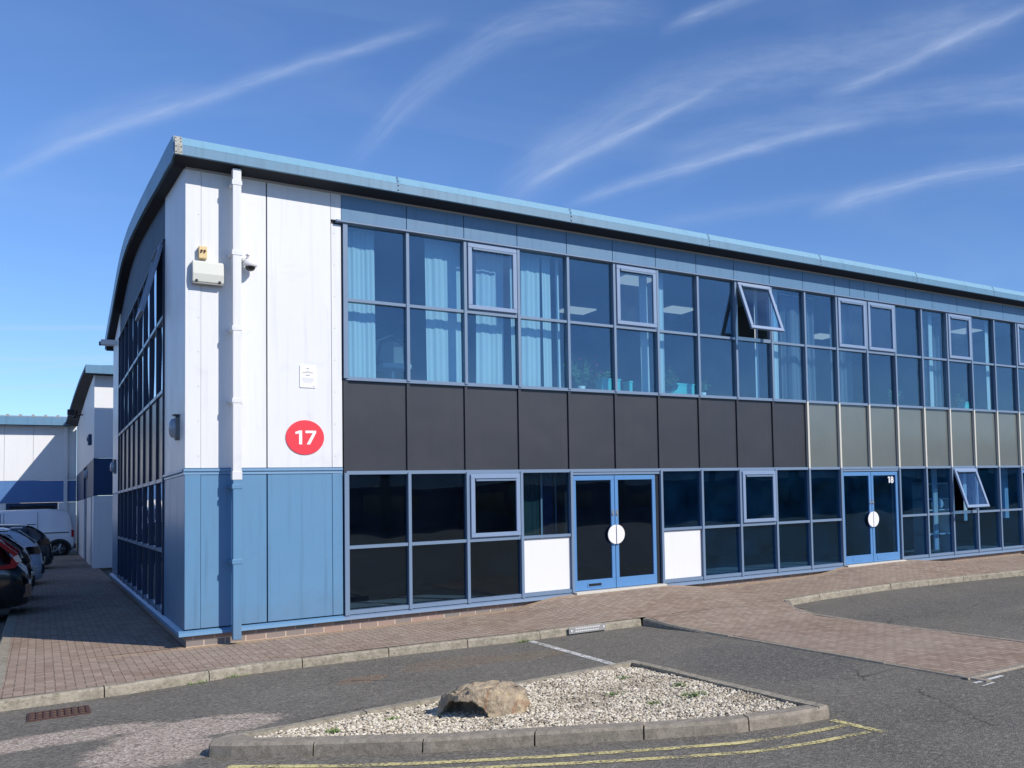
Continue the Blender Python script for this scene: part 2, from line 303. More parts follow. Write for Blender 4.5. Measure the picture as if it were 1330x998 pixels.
rv = q.n('ShaderNodeTexWave', wave_type='BANDS'); q.l(q.mapv(q.P, (1, 1, 1), (0, 0, 0), (0, 0, .9)), rv.inputs[0]); rv.inputs['Scale'].default_value = 1.3; rv.inputs['Distortion'].default_value = 6; rv.inputs['Detail'].default_value = 2
c = q.mix(q.m('MULTIPLY', q.ramp(rv.outputs['Fac'], .975, 1.0), .6), c, (.26, .13, .07)); princ(q, c, .9, 0, .2, q.m('ADD', n2, q.m('MULTIPLY', n1, 2)), .02)
def marking(name, col):
    mt, q = newmat(name); n = q.noise(q.P, 45, 5, .75); n1 = q.noise(q.P, 4, 3, .6)
    wear = q.ramp(q.m('ADD', n, q.m('MULTIPLY', n1, .5)), .86, .70)
    b = q.n('ShaderNodeBsdfPrincipled'); q.put(b.inputs['Base Color'], q.mix(q.noise(q.P, 15, 3, .6), col, tuple(x*.75 for x in col))); b.inputs['Roughness'].default_value = .8
    t = q.n('ShaderNodeBsdfTransparent'); mx = q.n('ShaderNodeMixShader'); q.l(wear, mx.inputs[0]); q.l(t.outputs[0], mx.inputs[1]); q.l(b.outputs[0], mx.inputs[2]); q.l(mx.outputs[0], q.out.inputs[0])
marking('paint_yellow', (.78, .68, .30)); marking('paint_white', (.8, .79, .74))

# ------------------------------------------------------------------ mesh helpers
class MB:
    def __init__(s): s.v = []; s.f = []
    def poly(s, pts):
        i = len(s.v); s.v += [tuple(p) for p in pts]; s.f.append(list(range(i, i+len(pts)))); return s
    def box(s, x0, x1, y0, y1, z0, z1):
        if x0 > x1: x0, x1 = x1, x0
        if y0 > y1: y0, y1 = y1, y0
        if z0 > z1: z0, z1 = z1, z0
        i = len(s.v); s.v += [(x0,y0,z0),(x1,y0,z0),(x1,y1,z0),(x0,y1,z0),(x0,y0,z1),(x1,y0,z1),(x1,y1,z1),(x0,y1,z1)]
        for f in ((0,3,2,1),(4,5,6,7),(0,1,5,4),(1,2,6,5),(2,3,7,6),(3,0,4,7)): s.f.append([i+k for k in f])
        return s
    def prism(s, prof, a, b, axis='X'):
        """closed 2-D outline swept from a to b; axis X: prof=(y,z), Y: prof=(x,z), Z: prof=(x,y)"""
        n = len(prof); i = len(s.v)
        for t in (a, b):
            for p in prof:
                s.v.append((t, p[0], p[1]) if axis == 'X' else (p[0], t, p[1]) if axis == 'Y' else (p[0], p[1], t))
        s.f.append([i+k for k in range(n)]); s.f.append([i+n+k for k in reversed(range(n))])
        for k in range(n): s.f.append([i+k, i+n+k, i+n+(k+1) % n, i+(k+1) % n])
        return s
    def cyl(s, c, r, h, axis='Z', n=20, r2=None):
        r2 = r if r2 is None else r2; i = len(s.v)
        for t, rr in ((0, r), (h, r2)):
            for k in range(n):
                a = 2*pi*k/n; u, w_ = rr*cos(a), rr*sin(a)
                s.v.append({'Z': (c[0]+u, c[1]+w_, c[2]+t), 'Y': (c[0]+u, c[1]+t, c[2]+w_), 'X': (c[0]+t, c[1]+u, c[2]+w_)}[axis])
        s.f.append([i+k for k in reversed(range(n))]); s.f.append([i+n+k for k in range(n)])
        for k in range(n): s.f.append([i+k, i+(k+1) % n, i+n+(k+1) % n, i+n+k])
        return s
    def lathe(s, c, prof, n=20, axis='Z'):
        i = len(s.v)
        for r, t in prof:
            for k in range(n):
                a = 2*pi*k/n; u, w_ = r*cos(a), r*sin(a)
                s.v.append({'Z': (c[0]+u, c[1]+w_, c[2]+t), 'Y': (c[0]+u, c[1]+t, c[2]+w_), 'X': (c[0]+t, c[1]+u, c[2]+w_)}[axis])
        for j in range(len(prof)-1):
            for k in range(n): s.f.append([i+j*n+k, i+j*n+(k+1) % n, i+(j+1)*n+(k+1) % n, i+(j+1)*n+k])
        return s
    def tube(s, pts, r, n=8):
        pts = [Vector(p) for p in pts]; i = len(s.v); m_ = len(pts)
        for j, p in enumerate(pts):
            d = (pts[min(j+1, m_-1)] - pts[max(j-1, 0)]).normalized(); u = d.orthogonal().normalized(); w_ = d.cross(u)
            rr = r[j] if isinstance(r, (list, tuple)) else r
            for k in range(n): s.v.append(tuple(p + rr*(cos(2*pi*k/n)*u + sin(2*pi*k/n)*w_)))
        for j in range(m_-1):
            for k in range(n): s.f.append([i+j*n+k, i+j*n+(k+1) % n, i+(j+1)*n+(k+1) % n, i+(j+1)*n+k])
        s.f.append([i+k for k in reversed(range(n))]); s.f.append([i+(m_-1)*n+k for k in range(n)])
        return s
    def xf(s, M, start=0):
        for k in range(start, len(s.v)): s.v[k] = tuple(M @ Vector(s.v[k]))
        return s
    def build(s, name, mat, parent=None, smooth=False, bevel=0, fix=True):
        me = bpy.data.meshes.new(name); me.from_pydata(s.v, [], s.f)
        if fix:
            b = bmesh.new(); b.from_mesh(me); bmesh.ops.recalc_face_normals(b, faces=b.faces); b.to_mesh(me); b.free()
        o = bpy.data.objects.new(name, me); C.objects.link(o); me.materials.append(MATS[mat])
        if smooth:
            for p in me.polygons: p.use_smooth = True
        if bevel:
            md = o.modifiers.new('bevel', 'BEVEL'); md.width = bevel; md.segments = 2; md.limit_method = 'ANGLE'; md.harden_normals = False
        if parent is not None:
            o.parent = parent; o.matrix_parent_inverse = parent.matrix_world.inverted() if False else Matrix.Translation(-parent.location) @ Matrix.Identity(4)
        return o
def tag(o, label=None, cat=None, group=None, kind=None):
    if label: o['label'] = label
    if cat: o['category'] = cat
    if group: o['group'] = group
    if kind: o['kind'] = kind
    return o
def thing(name, loc, label, cat, group=None):
    o = bpy.data.objects.new(name, None); C.objects.link(o); o.location = loc; o.empty_display_size = .2
    return tag(o, label, cat, group)
def struct(o): o['kind'] = 'structure'; return o

# ------------------------------------------------------------------ ground
RZ = -.1
gm = MB(); gm.poly([(-900, -900, RZ), (900, -900, RZ), (900, 900, RZ), (-900, 900, RZ)]); struct(gm.build('road', 'asphalt'))
def lerp(tab, x):
    if x <= tab[0][0]: return tab[0][1]
    for (a, b), (c_, d_) in zip(tab, tab[1:]):
        if x <= c_: t = (x-a)/(c_-a); t = t*t*(3-2*t); return b + (d_-b)*t
    return tab[-1][1]
H0 = [(-1.8, -.002), (-.2, .0), (1.8, .008), (4, .04), (4.9, .185), (6.6, .19), (8, .05), (9.4, .07), (10.1, .09), (10.8, .19), (12.4, .2), (14.3, .06), (24, .06)]
KY = [(-1.8, -2.32), (-.7, -2.28), (.4, -2.02), (2.1, -2.08), (3.45, -2.22), (5.05, -2.22), (6.9, -2.2), (7.7, -2.15), (8.6, -1.98), (10.2, -1.85), (12, -1.98), (13.5, -2.2), (15, -2.3), (30, -2.3)]
def lin(tab, x):
    for (a, b), (c_, d_) in zip(tab, tab[1:]):
        if x <= c_: return b + (d_-b)*max(0, x-a)/(c_-a)
    return tab[-1][1]
def pz(x, y): 
    k = lin(KY, x)+.10; t = max(0, min(1, (y-k)/(0-k))); return lerp(H0, x)*t
pm = MB(); xs = [-1.66 + .12*i for i in range(int(27.5/.12))]; NY = 14
for x in xs:
    k = lin(KY, x) + .1
    for j in range(NY+1):
        y = k + (0.06-k)*j/NY; pm.v.append((x, y, pz(x, y) + .0015*noise.noise((x*1.2, y*1.2, 0))*3))
for i in range(len(xs)-1):
    for j in range(NY): a = i*(NY+1)+j; pm.f.append([a, a+NY+1, a+NY+2, a+1])
i0 = len(pm.v)      # the side walk behind the corner
ys = [0.06 + (33.5-.06)*j/60 for j in range(61)]
for y in ys:
    for x in (-1.66, -.8, .02): pm.v.append((x, y, max(0, .004*(x+1.7)/1.7)))
for j in range(60):
    for k in range(2): a = i0+j*3+k; pm.f.append([a, a+1, a+4, a+3])
struct(pm.build('pavement', 'block_paving', smooth=True))
def cz(y): return -.002 - .086*max(0, min(1, (-2.35-y)/1.1))
cr = MB(); cy = [-2.04 - .1*k for k in range(58)]
for y in cy:
    xw = 7.22 if y < -2.9 else 7.22 + .40*(y+2.9)/.8
    xl = 5.16 if y > -2.8 else 5.16 + .19*min(1, (-2.8-y)/.7)
    for x in (xl, xw): cr.v.append((x, y, cz(y)))
for k in range(len(cy)-1): cr.f.append([2*k, 2*k+1, 2*k+3, 2*k+2])
struct(cr.build('path', 'block_paving'))
def kerb(name, pts, width, zt, zb=RZ-.1, seg=.9, mat='kerb_concrete', gap=.010, side=-1, dz=None):
    """stones laid along a line of points; the line is the road-side top edge, width goes to `side` (left = 1)"""
    b = MB(); P = [Vector((p[0], p[1], 0)) for p in pts]
    L = [0]
    for a, c_ in zip(P, P[1:]): L.append(L[-1] + (c_-a).length)
    def at(s_):
        s_ = max(0, min(L[-1], s_))
        for k in range(len(P)-1):
            if s_ <= L[k+1] + 1e-6: t = (s_-L[k])/(L[k+1]-L[k]); return P[k].lerp(P[k+1], t), (P[k+1]-P[k]).normalized()
    def nrm(s_):
        d1 = at(max(0, s_-.03))[1]; d2 = at(min(L[-1], s_+.03))[1]; d = (d1+d2).normalized(); n_ = Vector((-d.y, d.x, 0))*side
        k = n_.dot(Vector((-d1.y, d1.x, 0))*side); return n_/max(.4, k)
    s0 = 0; brk = [L[k] for k in range(1, len(L)-1)]
    while s0 < L[-1]-.02:
        s1 = min(L[-1], s0 + seg); cuts = [s0+gap/2] + [q_ for q_ in brk if s0+.03 < q_ < s1-.03] + [s1-gap/2]
        jz = random.uniform(-.004, .004); jx = random.uniform(-.004, .004); i = len(b.v)
        for c_ in cuts:
            p, _ = at(c_); n_ = nrm(c_); z = zt + jz + (dz(p.x, p.y) if dz else 0)
            p = p + n_*jx
            for off, zz in ((-.012, zb), (0, z-.022), (.018, z), (width, z-.002), (width, zb)):
                v_ = p + n_*off; b.v.append((v_.x, v_.y, zz))
        for k in range(len(cuts)-1):
            for j in range(5): b.f.append([i+k*5+j, i+k*5+(j+1) % 5, i+(k+1)*5+(j+1) % 5, i+(k+1)*5+j])
        b.f.append([i+j for j in range(5)]); e = i+(len(cuts)-1)*5; b.f.append([e+j for j in reversed(range(5))])
        s0 = s1
    return struct(b.build(name, mat))
kerb('kerb', [(-1.78, -2.32), (-.7, -2.28), (.4, -2.02), (2.1, -2.08), (3.45, -2.22), (5.05, -2.22)], .125, .0, side=1)
kerb('kerb', [(-1.78, 33.5), (-1.78, -2.18)], .13, .0, side=1, dz=lambda x, y: .001)
kerb('kerb', [(5.08, -2.2), (5.12, -2.8), (5.25, -3.5), (5.28, -7.98)], .085, .004, side=1, dz=lambda x, y: cz(y), mat='island_concrete')
kerb('kerb', [(5.26, -7.80), (7.36, -7.80)], .085, -.084, side=1, mat='island_concrete')
kerb('kerb', [(7.30, -7.7), (7.28, -3.3), (7.35, -2.75), (7.70, -2.2)], .085, .004, side=1, dz=lambda x, y: cz(y), mat='island_concrete')
kerb('kerb', [(7.6, -2.17), (8.6, -1.98), (10.2, -1.85), (12, -1.98), (13.5, -2.2), (15, -2.3), (25.7, -2.3)], .125, .004, side=1)
# traffic island
ISO = [(-.42, -5.56), (-.30, -5.70), (.12, -6.07), (.80, -6.62), (1.10, -6.80), (1.60, -7.12), (2.12, -7.46), (2.66, -7.76), (3.14, -7.90), (3.42, -7.94)]
kerb('kerb', ISO, .15, .0, side=1, seg=.78, mat='island_concrete', gap=.012)
kerb('kerb', [(3.44, -7.92), (3.42, -7.5), (3.40, -4.94)], .10, .0, side=1, mat='kerb_concrete')
kerb('kerb', [(3.36, -4.95), (1.6, -5.16), (-.05, -5.36), (-.28, -5.33), (-.42, -5.53)], .10, .0, side=1, mat='kerb_concrete')
INN = [(-.28, -5.50), (.2, -5.93), (.88, -6.48), (1.67, -6.98), (2.18, -7.31), (2.7, -7.60), (3.15, -7.74), (3.31, -7.78), (3.29, -5.07), (1.6, -5.27), (-.05, -5.47)]
nb = MB(); nb.prism([(-.40, -5.50), (-.385, -5.58), (-.30, -5.67), (-.17, -5.77), (-.13, -5.62), (-.18, -5.44), (-.28, -5.36), (-.37, -5.42)], RZ-.05, -.001, 'Z'); struct(nb.build('kerb', 'island_concrete', bevel=.012))
sb = MB(); sb.poly([(x, y, -.045) for x, y in INN]); struct(sb.build('soil', 'soil'))
def inside(x, y, P):
    r = False; n = len(P)
    for i in range(n):
        x1, y1 = P[i]; x2, y2 = P[(i+1) % n]
        if (y1 > y) != (y2 > y) and x < (x2-x1)*(y-y1)/(y2-y1)+x1: r = not r
    return r
ICO = [(0,0,-1),(.7236,-.5257,-.4472),(-.2764,-.8507,-.4472),(-.8944,0,-.4472),(-.2764,.8507,-.4472),(.7236,.5257,-.4472),(.2764,-.8507,.4472),(-.7236,-.5257,.4472),(-.7236,.5257,.4472),(.2764,.8507,.4472),(.8944,0,.4472),(0,0,1)]
ICF = [(0,1,2),(1,0,5),(0,2,3),(0,3,4),(0,4,5),(1,5,10),(2,1,6),(3,2,7),(4,3,8),(5,4,9),(1,10,6),(2,6,7),(3,7,8),(4,8,9),(5,9,10),(6,10,11),(7,6,11),(8,7,11),(9,8,11),(10,9,11)]
def pebbles(name, n, poly, zf, smin, smax, box_):
    vs, fs, tone = [], [], []
    cnt = 0
    while cnt < n:
        x = random.uniform(box_[0], box_[1]); y = random.uniform(box_[2], box_[3])
        if not inside(x, y, poly): continue
        cnt += 1
        s = random.uniform(smin, smax) * (1.35 if random.random() < .06 else 1); M = Matrix.Rotation(random.uniform(0, 6.3), 3, 'Z') @ Matrix.Rotation(random.uniform(-.6, .6), 3, 'X') @ Matrix.Diagonal((s, s*random.uniform(.6, .95), s*random.uniform(.4, .7)))
        i = len(vs); o = Vector((x, y, zf(x, y) + random.uniform(-.006, .012)))
        for p in ICO: q_ = M @ (Vector(p)*random.uniform(.82, 1.12)) + o; vs.append(q_[:])
        fs += [tuple(i+k for k in f) for f in ICF]
        t = random.random() ** 1.0
        if noise.noise((x*1.6, y*1.6, 5)) + .6*noise.noise((x*6, y*6, 1)) > .12 + .25*random.random() and x > 1.0: t *= .4
        tone += [t]*12
    me = bpy.data.meshes.new(name); me.from_pydata(vs, [], fs); a = me.attributes.new('tone', 'FLOAT', 'POINT'); a.data.foreach_set('value', tone)
    o = bpy.data.objects.new(name, me); C.objects.link(o); me.materials.append(MATS['pebble']); return o
def gz(x, y): return -.035 + .02*noise.noise((x*1.1, y*1.1, 0)) + .012*noise.noise((x*4, y*4, 3))
pb = pebbles('gravel', 28000, INN, gz, .0075, .0175, (-.4, 3.4, -7.85, -5.0)); tag(pb, 'pale cream gravel filling the kerbed traffic island', 'gravel', kind='stuff')
# markings
def strip(b, pts, wd, z):
    P = [Vector((x, y, 0)) for x, y in pts]; L_, R_ = [], []
    for i, p in enumerate(P):
        d = (P[min(i+1, len(P)-1)] - P[max(i-1, 0)]).normalized(); n_ = Vector((-d.y, d.x, 0))*wd/2; L_.append(p+n_); R_.append(p-n_)
    for i in range(len(P)-1): b.poly([(L_[i].x, L_[i].y, z), (R_[i].x, R_[i].y, z), (R_[i+1].x, R_[i+1].y, z), (L_[i+1].x, L_[i+1].y, z)])
ym = MB(); strip(ym, [(-.36,-5.96),(.24,-6.53),(.71,-6.9),(1.05,-7.13),(1.36,-7.34),(2.03,-7.75),(2.48,-8.0),(2.89,-8.13),(3.36,-8.19)], .07, RZ+.005)
strip(ym, [(.3,-6.8),(.97,-7.3),(1.66,-7.78),(2.04,-8.02),(2.33,-8.2),(2.51,-8.29),(2.91,-8.39),(3.36,-8.45)], .065, RZ+.005); strip(ym, [(3.40,-8.0),(3.43,-8.55)], .065, RZ+.005)
struct(ym.build('road_marking', 'paint_yellow'))
wm = MB(); strip(wm, [(3.42,-2.22),(3.36,-4.9)], .085, RZ+.005); strip(wm, [(5.18, -7.93), (5.62, -7.90)], .05, RZ+.005); strip(wm, [(5.14, -8.05), (5.34, -8.03)], .03, RZ+.005)
struct(wm.build('road_marking', 'paint_white'))

# ------------------------------------------------------------------ the corner building
W, XJ = .82, 1.834
ZS, ZG, ZM, ZD, ZC, ZB, ZA = .14, .235, 1.105, 2.112, 3.395, 4.475, 5.515
def mx_(n): return XJ + W*n
NB = 27; XE = mx_(NB) + 1.8     # bays and the far end
bl = thing('office_building', (0, 0, .05), 'long two storey office building with curved roof, white and blue cladding and ribbon windows', 'building')
B = bl
# structural core: plinth, slabs, back
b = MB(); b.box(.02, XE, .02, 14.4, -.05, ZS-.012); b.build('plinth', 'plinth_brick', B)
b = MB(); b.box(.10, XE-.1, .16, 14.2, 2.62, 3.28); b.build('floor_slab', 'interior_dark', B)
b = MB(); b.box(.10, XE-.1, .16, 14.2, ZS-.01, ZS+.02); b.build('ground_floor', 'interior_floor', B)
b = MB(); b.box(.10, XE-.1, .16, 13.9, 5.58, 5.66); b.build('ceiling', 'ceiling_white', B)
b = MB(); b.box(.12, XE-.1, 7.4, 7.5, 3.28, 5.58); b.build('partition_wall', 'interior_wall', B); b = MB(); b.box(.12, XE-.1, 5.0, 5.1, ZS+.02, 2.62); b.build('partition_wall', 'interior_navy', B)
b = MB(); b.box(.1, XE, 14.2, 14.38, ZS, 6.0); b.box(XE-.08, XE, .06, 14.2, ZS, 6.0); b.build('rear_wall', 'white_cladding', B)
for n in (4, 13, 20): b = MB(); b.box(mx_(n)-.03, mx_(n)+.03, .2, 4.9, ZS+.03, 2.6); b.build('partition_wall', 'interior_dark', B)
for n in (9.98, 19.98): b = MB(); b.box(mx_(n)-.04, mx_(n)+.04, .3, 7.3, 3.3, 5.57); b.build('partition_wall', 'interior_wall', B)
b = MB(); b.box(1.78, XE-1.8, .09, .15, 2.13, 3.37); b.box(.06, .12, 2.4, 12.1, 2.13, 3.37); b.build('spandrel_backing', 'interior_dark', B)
# cladding, front corner
def panel(x0, x1, z0, z1, mat, y=-.0, name='wall_panel', rib=False):
    b = MB(); b.box(x0, x1, y, y+.07, z0, z1); return b.build(name, mat, B, bevel=.004)
for (z0, z1, mt_) in ((2.188, 5.95, 'white_cladding'), (.219, 2.103, 'blue_cladding')):
    panel(.0, .165, z0, z1, mt_, -.006, 'corner_trim')
    panel(.168, .885, z0, z1, mt_); panel(.899, 1.66, z0, z1, mt_)
    panel(1.663, 1.79, z0, z1 if z1 < 3 else 5.50, mt_, -.006, 'edge_trim')
    b = MB()
    for k in range(9):
        z = z0 + .15 + (z1-z0-.3)*k/8
        for x in (.14, 1.70): b.cyl((x, -.0065, z), .005, -.004, 'Y', 8)
    b.build('rivets', 'grey_trim', B)
panel(1.663, 1.79, 5.56, 5.95, 'white_cladding', 0, 'edge_trim')
b = MB(); b.box(.02, 1.79, .03, .10, ZS, 5.93); b.build('wall_backing', 'black_plastic', B)
b = MB(); b.prism([(.05,2.182),(-.018,2.182),(-.022,2.150),(-.006,2.135),(-.010,2.108),(.05,2.108)], -.012, 1.79, 'X'); b.build('band_flashing', 'blue_flashing', B)
b = MB(); b.prism([(2.40,2.182),(-.012,2.182)], 0, 0) if False else None
b = MB(); b.prism([(.05,2.182),(-.018,2.182),(-.022,2.150),(-.006,2.135),(-.010,2.108),(.05,2.108)], .05, 2.40, 'Y'); b.build('band_flashing', 'blue_flashing', B)
# base sill flashing all round
def sill(x0, x1, name='sill'):
    b = MB(); b.prism([(.05,.206),(-.006,.203),(-.055,.180),(-.062,.143),(-.052,.138),(.05,.138)], x0, x1, 'X'); return b.build(name, 'blue_flashing' if x1 < 2 else 'frame_blue', B)
sill(-.062, 1.79)
D1, D2, D3 = (4, 6), (11, 13), (18, 20)
edges = [1.79] + [mx_(D1[0])-.02, mx_(D1[1])+.02, mx_(D2[0])-.02, mx_(D2[1])+.02, mx_(D3[0])-.02, mx_(D3[1])+.02] + [XE-1.8]
for i in range(0, len(edges), 2): sill(edges[i], edges[i+1])
b = MB(); b.prism([(.05,.206),(-.006,.203),(-.055,.180),(-.062,.143),(-.052,.138),(.05,.138)], .0, 14.4, 'Y'); b.build('sill', 'blue_flashing', B)
# end wall (x = 0): white corner panels, far pilaster, blue panels under the arch
ARC = [(-.36,6.21),(.6,6.32),(1.66,6.42),(3.5,6.61),(5.6,6.79),(7.5,6.91),(9.2,6.89),(10.6,6.72),(12.0,6.47),(13.4,6.24),(14.85,5.98)]
def arc(y):
    for (a, za), (c_, zc) in zip(ARC, ARC[1:]):
        if y <= c_: break
    # Catmull-Rom
    k = ARC.index((c_, zc)); p = [ARC[max(0, k-2)], ARC[k-1], ARC[k], ARC[min(len(ARC)-1, k+1)]]
    t = (y-p[1][0])/(p[2][0]-p[1][0]); m1_ = (p[2][1]-p[0][1])/(p[2][0]-p[0][0])*(p[2][0]-p[1][0]); m2_ = (p[3][1]-p[1][1])/(p[3][0]-p[1][0])*(p[2][0]-p[1][0])
    return (2*t**3-3*t**2+1)*p[1][1] + (t**3-2*t**2+t)*m1_ + (-2*t**3+3*t**2)*p[2][1] + (t**3-t**2)*m2_
def endpanel(y0, y1, z0, z1, mat, name='wall_panel', x=0.0):
    """z1 None: top follows the arch"""
    b = MB()
    if z1 is None:
        N = max(2, int((y1-y0)/.3)); prof = [(y0, z0), (y1, z0)] + [(y1+(y0-y1)*k/N, arc(y1+(y0-y1)*k/N)-.30) for k in range(N+1)]
        b.prism(prof, x, x+.07, 'X')
    else: b.box(x, x+.07, y0, y1, z0, z1)
    return b.build(name, mat, B, bevel=.003)
endpanel(.07, .80, 2.185, None, 'white_cladding'); endpanel(.81, 1.60, 2.185, None, 'white_cladding'); endpanel(1.61, 2.38, 2.185, None, 'white_cladding')
endpanel(.07, .80, .205, 2.105, 'blue_cladding'); endpanel(.81, 1.60, .205, 2.105, 'blue_cladding'); endpanel(1.61, 2.38, .205, 2.105, 'blue_cladding')
endpanel(12.1, 13.2, 2.12, None, 'white_cladding'); endpanel(13.21, 14.42, 2.12, None, 'white_cladding'); endpanel(12.1, 14.42, .205, 2.105, 'blue_cladding')
MY = [3.37 + 1.13*k for k in range(8)]
EB = [2.42] + MY + [12.08]
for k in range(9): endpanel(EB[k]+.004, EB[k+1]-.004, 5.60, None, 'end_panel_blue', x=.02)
# glazing of the end wall
b = MB(); b.prism([(.0,5.60),(-.028,5.588),(-.028,5.562),(.08,5.56),(.08,5.60)], 2.38, 12.12, 'Y'); 
b2 = b.build('head_flashing', 'frame_blue_shaded', B)
for k, y in enumerate(EB):
    b = MB(); b.box(-.022, .09, y-.024, y+.024, .2, 5.56); b.build('mullion', 'frame_blue_shaded', B)
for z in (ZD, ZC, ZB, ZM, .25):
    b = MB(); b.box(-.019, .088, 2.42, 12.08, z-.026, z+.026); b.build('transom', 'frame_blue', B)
def vent(parent_loc, width, height, axis, ang, glassmat, name='opening_window', pane='pane'):
    """top-hung sash: hangs from its head; axis 'X' faces -y, 'Y' faces -x"""
    e = bpy.data.objects.new(name, None); C.objects.link(e); e.location = Vector(parent_loc) - B.location; e.parent = B
    fr = MB(); t = .062; h = height; w_ = width
    def bar(x0, x1, z0, z1, y0=-.03, y1=.02): fr.box(x0, x1, y0, y1, z0, z1)
    bar(0, w_, -t, 0); bar(0, w_, -h, -h+t); bar(0, t, -h+t, -t); bar(w_-t, w_, -h+t, -t)
    gl = MB(); gl.box(t-.005, w_-t+.005, -.006, .002, -h+t-.005, -t+.005)
    hd = MB(); hd.box(t+.01, w_-t-.01, -.055, -.031, -t-.035, -t-.008)
    parts = []
    R = Matrix.Rotation(-ang, 4, 'X') if axis == 'X' else Matrix.Rotation(-pi/2, 4, 'Z') @ Matrix.Rotation(-ang, 4, 'X')
    for mb_, nm, mtn in ((fr, 'sash', 'sash_blue'), (gl, pane, glassmat), (hd, 'trickle_vent', 'frame_blue')):
        mb_.xf(R); o = mb_.build(nm, mtn); o.parent = e
        if nm == 'sash': md = o.modifiers.new('bevel', 'BEVEL'); md.width = .005
    return e
def fixedframe(x0, x1, z0, z1):
    b = MB(); t = .022
    b.box(x0, x1, -.03, .03, z1-t, z1); b.box(x0, x1, -.03, .03, z0, z0+t); b.box(x0, x0+t, -.03, .03, z0+t, z1-t); b.box(x1-t, x1, -.03, .03, z0+t, z1-t); b.build('window_frame', 'frame_blue', B)
for k in range(9):
    y0, y1 = EB[k]+.024, EB[k+1]-.024
    for r_, (z0, z1, mt_) in enumerate(((.276, ZM-.026, 'glass_end'), (ZM+.021, ZD-.026, 'glass_end'), (ZC+.026, ZB-.026, 'glass_end'), (ZB+.026, 5.555, 'glass_end'))):
        if r_ == 3 and k == 0: continue
        b = MB(); b.box(.012, .020, y0, y1, z0, z1); b.build('window_pane', mt_, B)
    b = MB(); b.box(.008, .04, y0, y1, ZD+.03, ZC-.03); b.build('spandrel_panel', 'spandrel_black', B, bevel=.003)
v_ = vent((-.03, EB[1]-.03, 5.53), EB[1]-EB[0]-.06, 1.03, 'Y', radians(13), 'glass_end')
# front curtain wall
bandX0, bandX1 = 1.79, XE-1.8
DOORS = (D1, D2, D3)
def isdoor(n): return any(a <= n < b_ for a, b_ in DOORS)
for n in range(NB+1):
    x = mx_(n)
    indoor = any(a < n < b_ for a, b_ in DOORS)
    hw = .020 if n else .028
    segs = [(ZC-.0, ZA+.03, 'frame_blue')]
    segs.append((ZD+.001, ZC-.001, 'spandrel_black' if n < 10 else 'cream_frame'))
    if not indoor: segs.append((.20, ZD-.001, 'frame_blue'))
    if n <= 19:
        for z0, z1, mt_ in segs:
            b = MB(); b.box(x-hw, x+hw, (-.046 if mt_ != 'spandrel_black' else -.012), .085, z0, z1); b.build('mullion', mt_, B)
rest = MB()
for n in range(20, NB+1): rest.box(mx_(n)-.024, mx_(n)+.024, -.046, .085, .2, ZA+.03)
o = rest.build('mullions_beyond', 'frame_blue', B); o['kind'] = 'stuff'
def transom(x0, x1, z, t=.044, y0=-.030, name='transom', mat='frame_blue'):
    b = MB(); b.box(x0, x1, y0, .083, z-t/2, z+t/2); return b.build(name, mat, B)
for z in (ZD, ZC, ZB): transom(mx_(0), bandX1, z, .048 if z != ZB else .042)
for a, c_ in ((0, 4), (6, 11), (13, 18), (20, 27)):
    transom(mx_(a), mx_(c_), ZM); transom(mx_(a), mx_(c_), ZG, .055)
b = MB(); b.prism([(.08,5.565),(-.03,5.565),(-.075,5.553),(-.075,5.530),(-.02,5.520),(.08,5.520)], 1.72, bandX1+.05, 'X'); b.build('head_flashing', 'frame_blue', B)
# row of blue panels under the eaves
jo = [1.79] + [mx_(n) for n in range(1, 12)] + [mx_(11.5), mx_(12)] + [mx_(n+.5) for n in range(12, NB)] + [bandX1]
for a, c_ in zip(jo, jo[1:]):
    b = MB(); b.box(a+.004, c_-.004, .0, .06, 5.575, 5.93); b.build('eaves_panel', 'head_blue', B, bevel=.003)
b = MB(); b.box(1.80, bandX1, .05, .10, 5.56, 5.94); b.build('wall_backing', 'black_plastic', B)
# panes
VU = {2: 0, 5: 0, 8: 24, 11: 0, 12: 0, 15: 0, 18: 0}; VG = {2: 0, 8: 0, 15: 22}
for n in range(19):
    x0, x1 = mx_(n)+.019, mx_(n+1)-.019
    if n in VU:
        fixedframe(x0, x1, ZB+.02, 5.52)
        v_ = vent((x0+.016, -.035, 5.52-.018), x1-x0-.032, 5.52-ZB-.06, 'X', radians(VU[n]), 'glass_vent')
    else:
        b = MB(); b.box(x0, x1, .028, .036, ZB+.02, 5.522); b.build('window_pane', 'glass_upper', B)
    b = MB(); b.box(x0, x1, .028, .036, ZC+.023, ZB-.02); b.build('window_pane', 'glass_upper', B)
    b = MB(); b.box(x0, x1, .018, .045, ZD+.023, ZC-.023); b.build('spandrel_panel', 'spandrel_black' if n < 10 else 'spandrel_olive', B, bevel=.004)
    if isdoor(n): continue
    if n in VG:
        fixedframe(x0, x1, ZM+.021, ZD-.023)
        vent((x0+.016, -.035, ZD-.044), x1-x0-.032, ZD-ZM-.085, 'X', radians(VG[n]), 'glass_vent' if VG[n] else 'glass_lower' if n < 6 else 'glass_navy_glow')
    else:
        b = MB(); b.box(x0, x1, .028, .036, ZM+.021, ZD-.023); b.build('window_pane', 'glass_lower' if n < 6 else 'glass_navy_glow', B)
    if n in (3, 6):
        b = MB(); b.box(x0+.004, x1-.004, .005, .036, ZG+.03, ZM-.03); o = b.build('blank_panel', 'white_board', B, bevel=.004)
    else:
        b = MB(); b.box(x0, x1, .028, .036, ZG+.027, ZM-.021); b.build('window_pane', 'glass_lower' if n < 6 else 'glass_navy_glow', B)
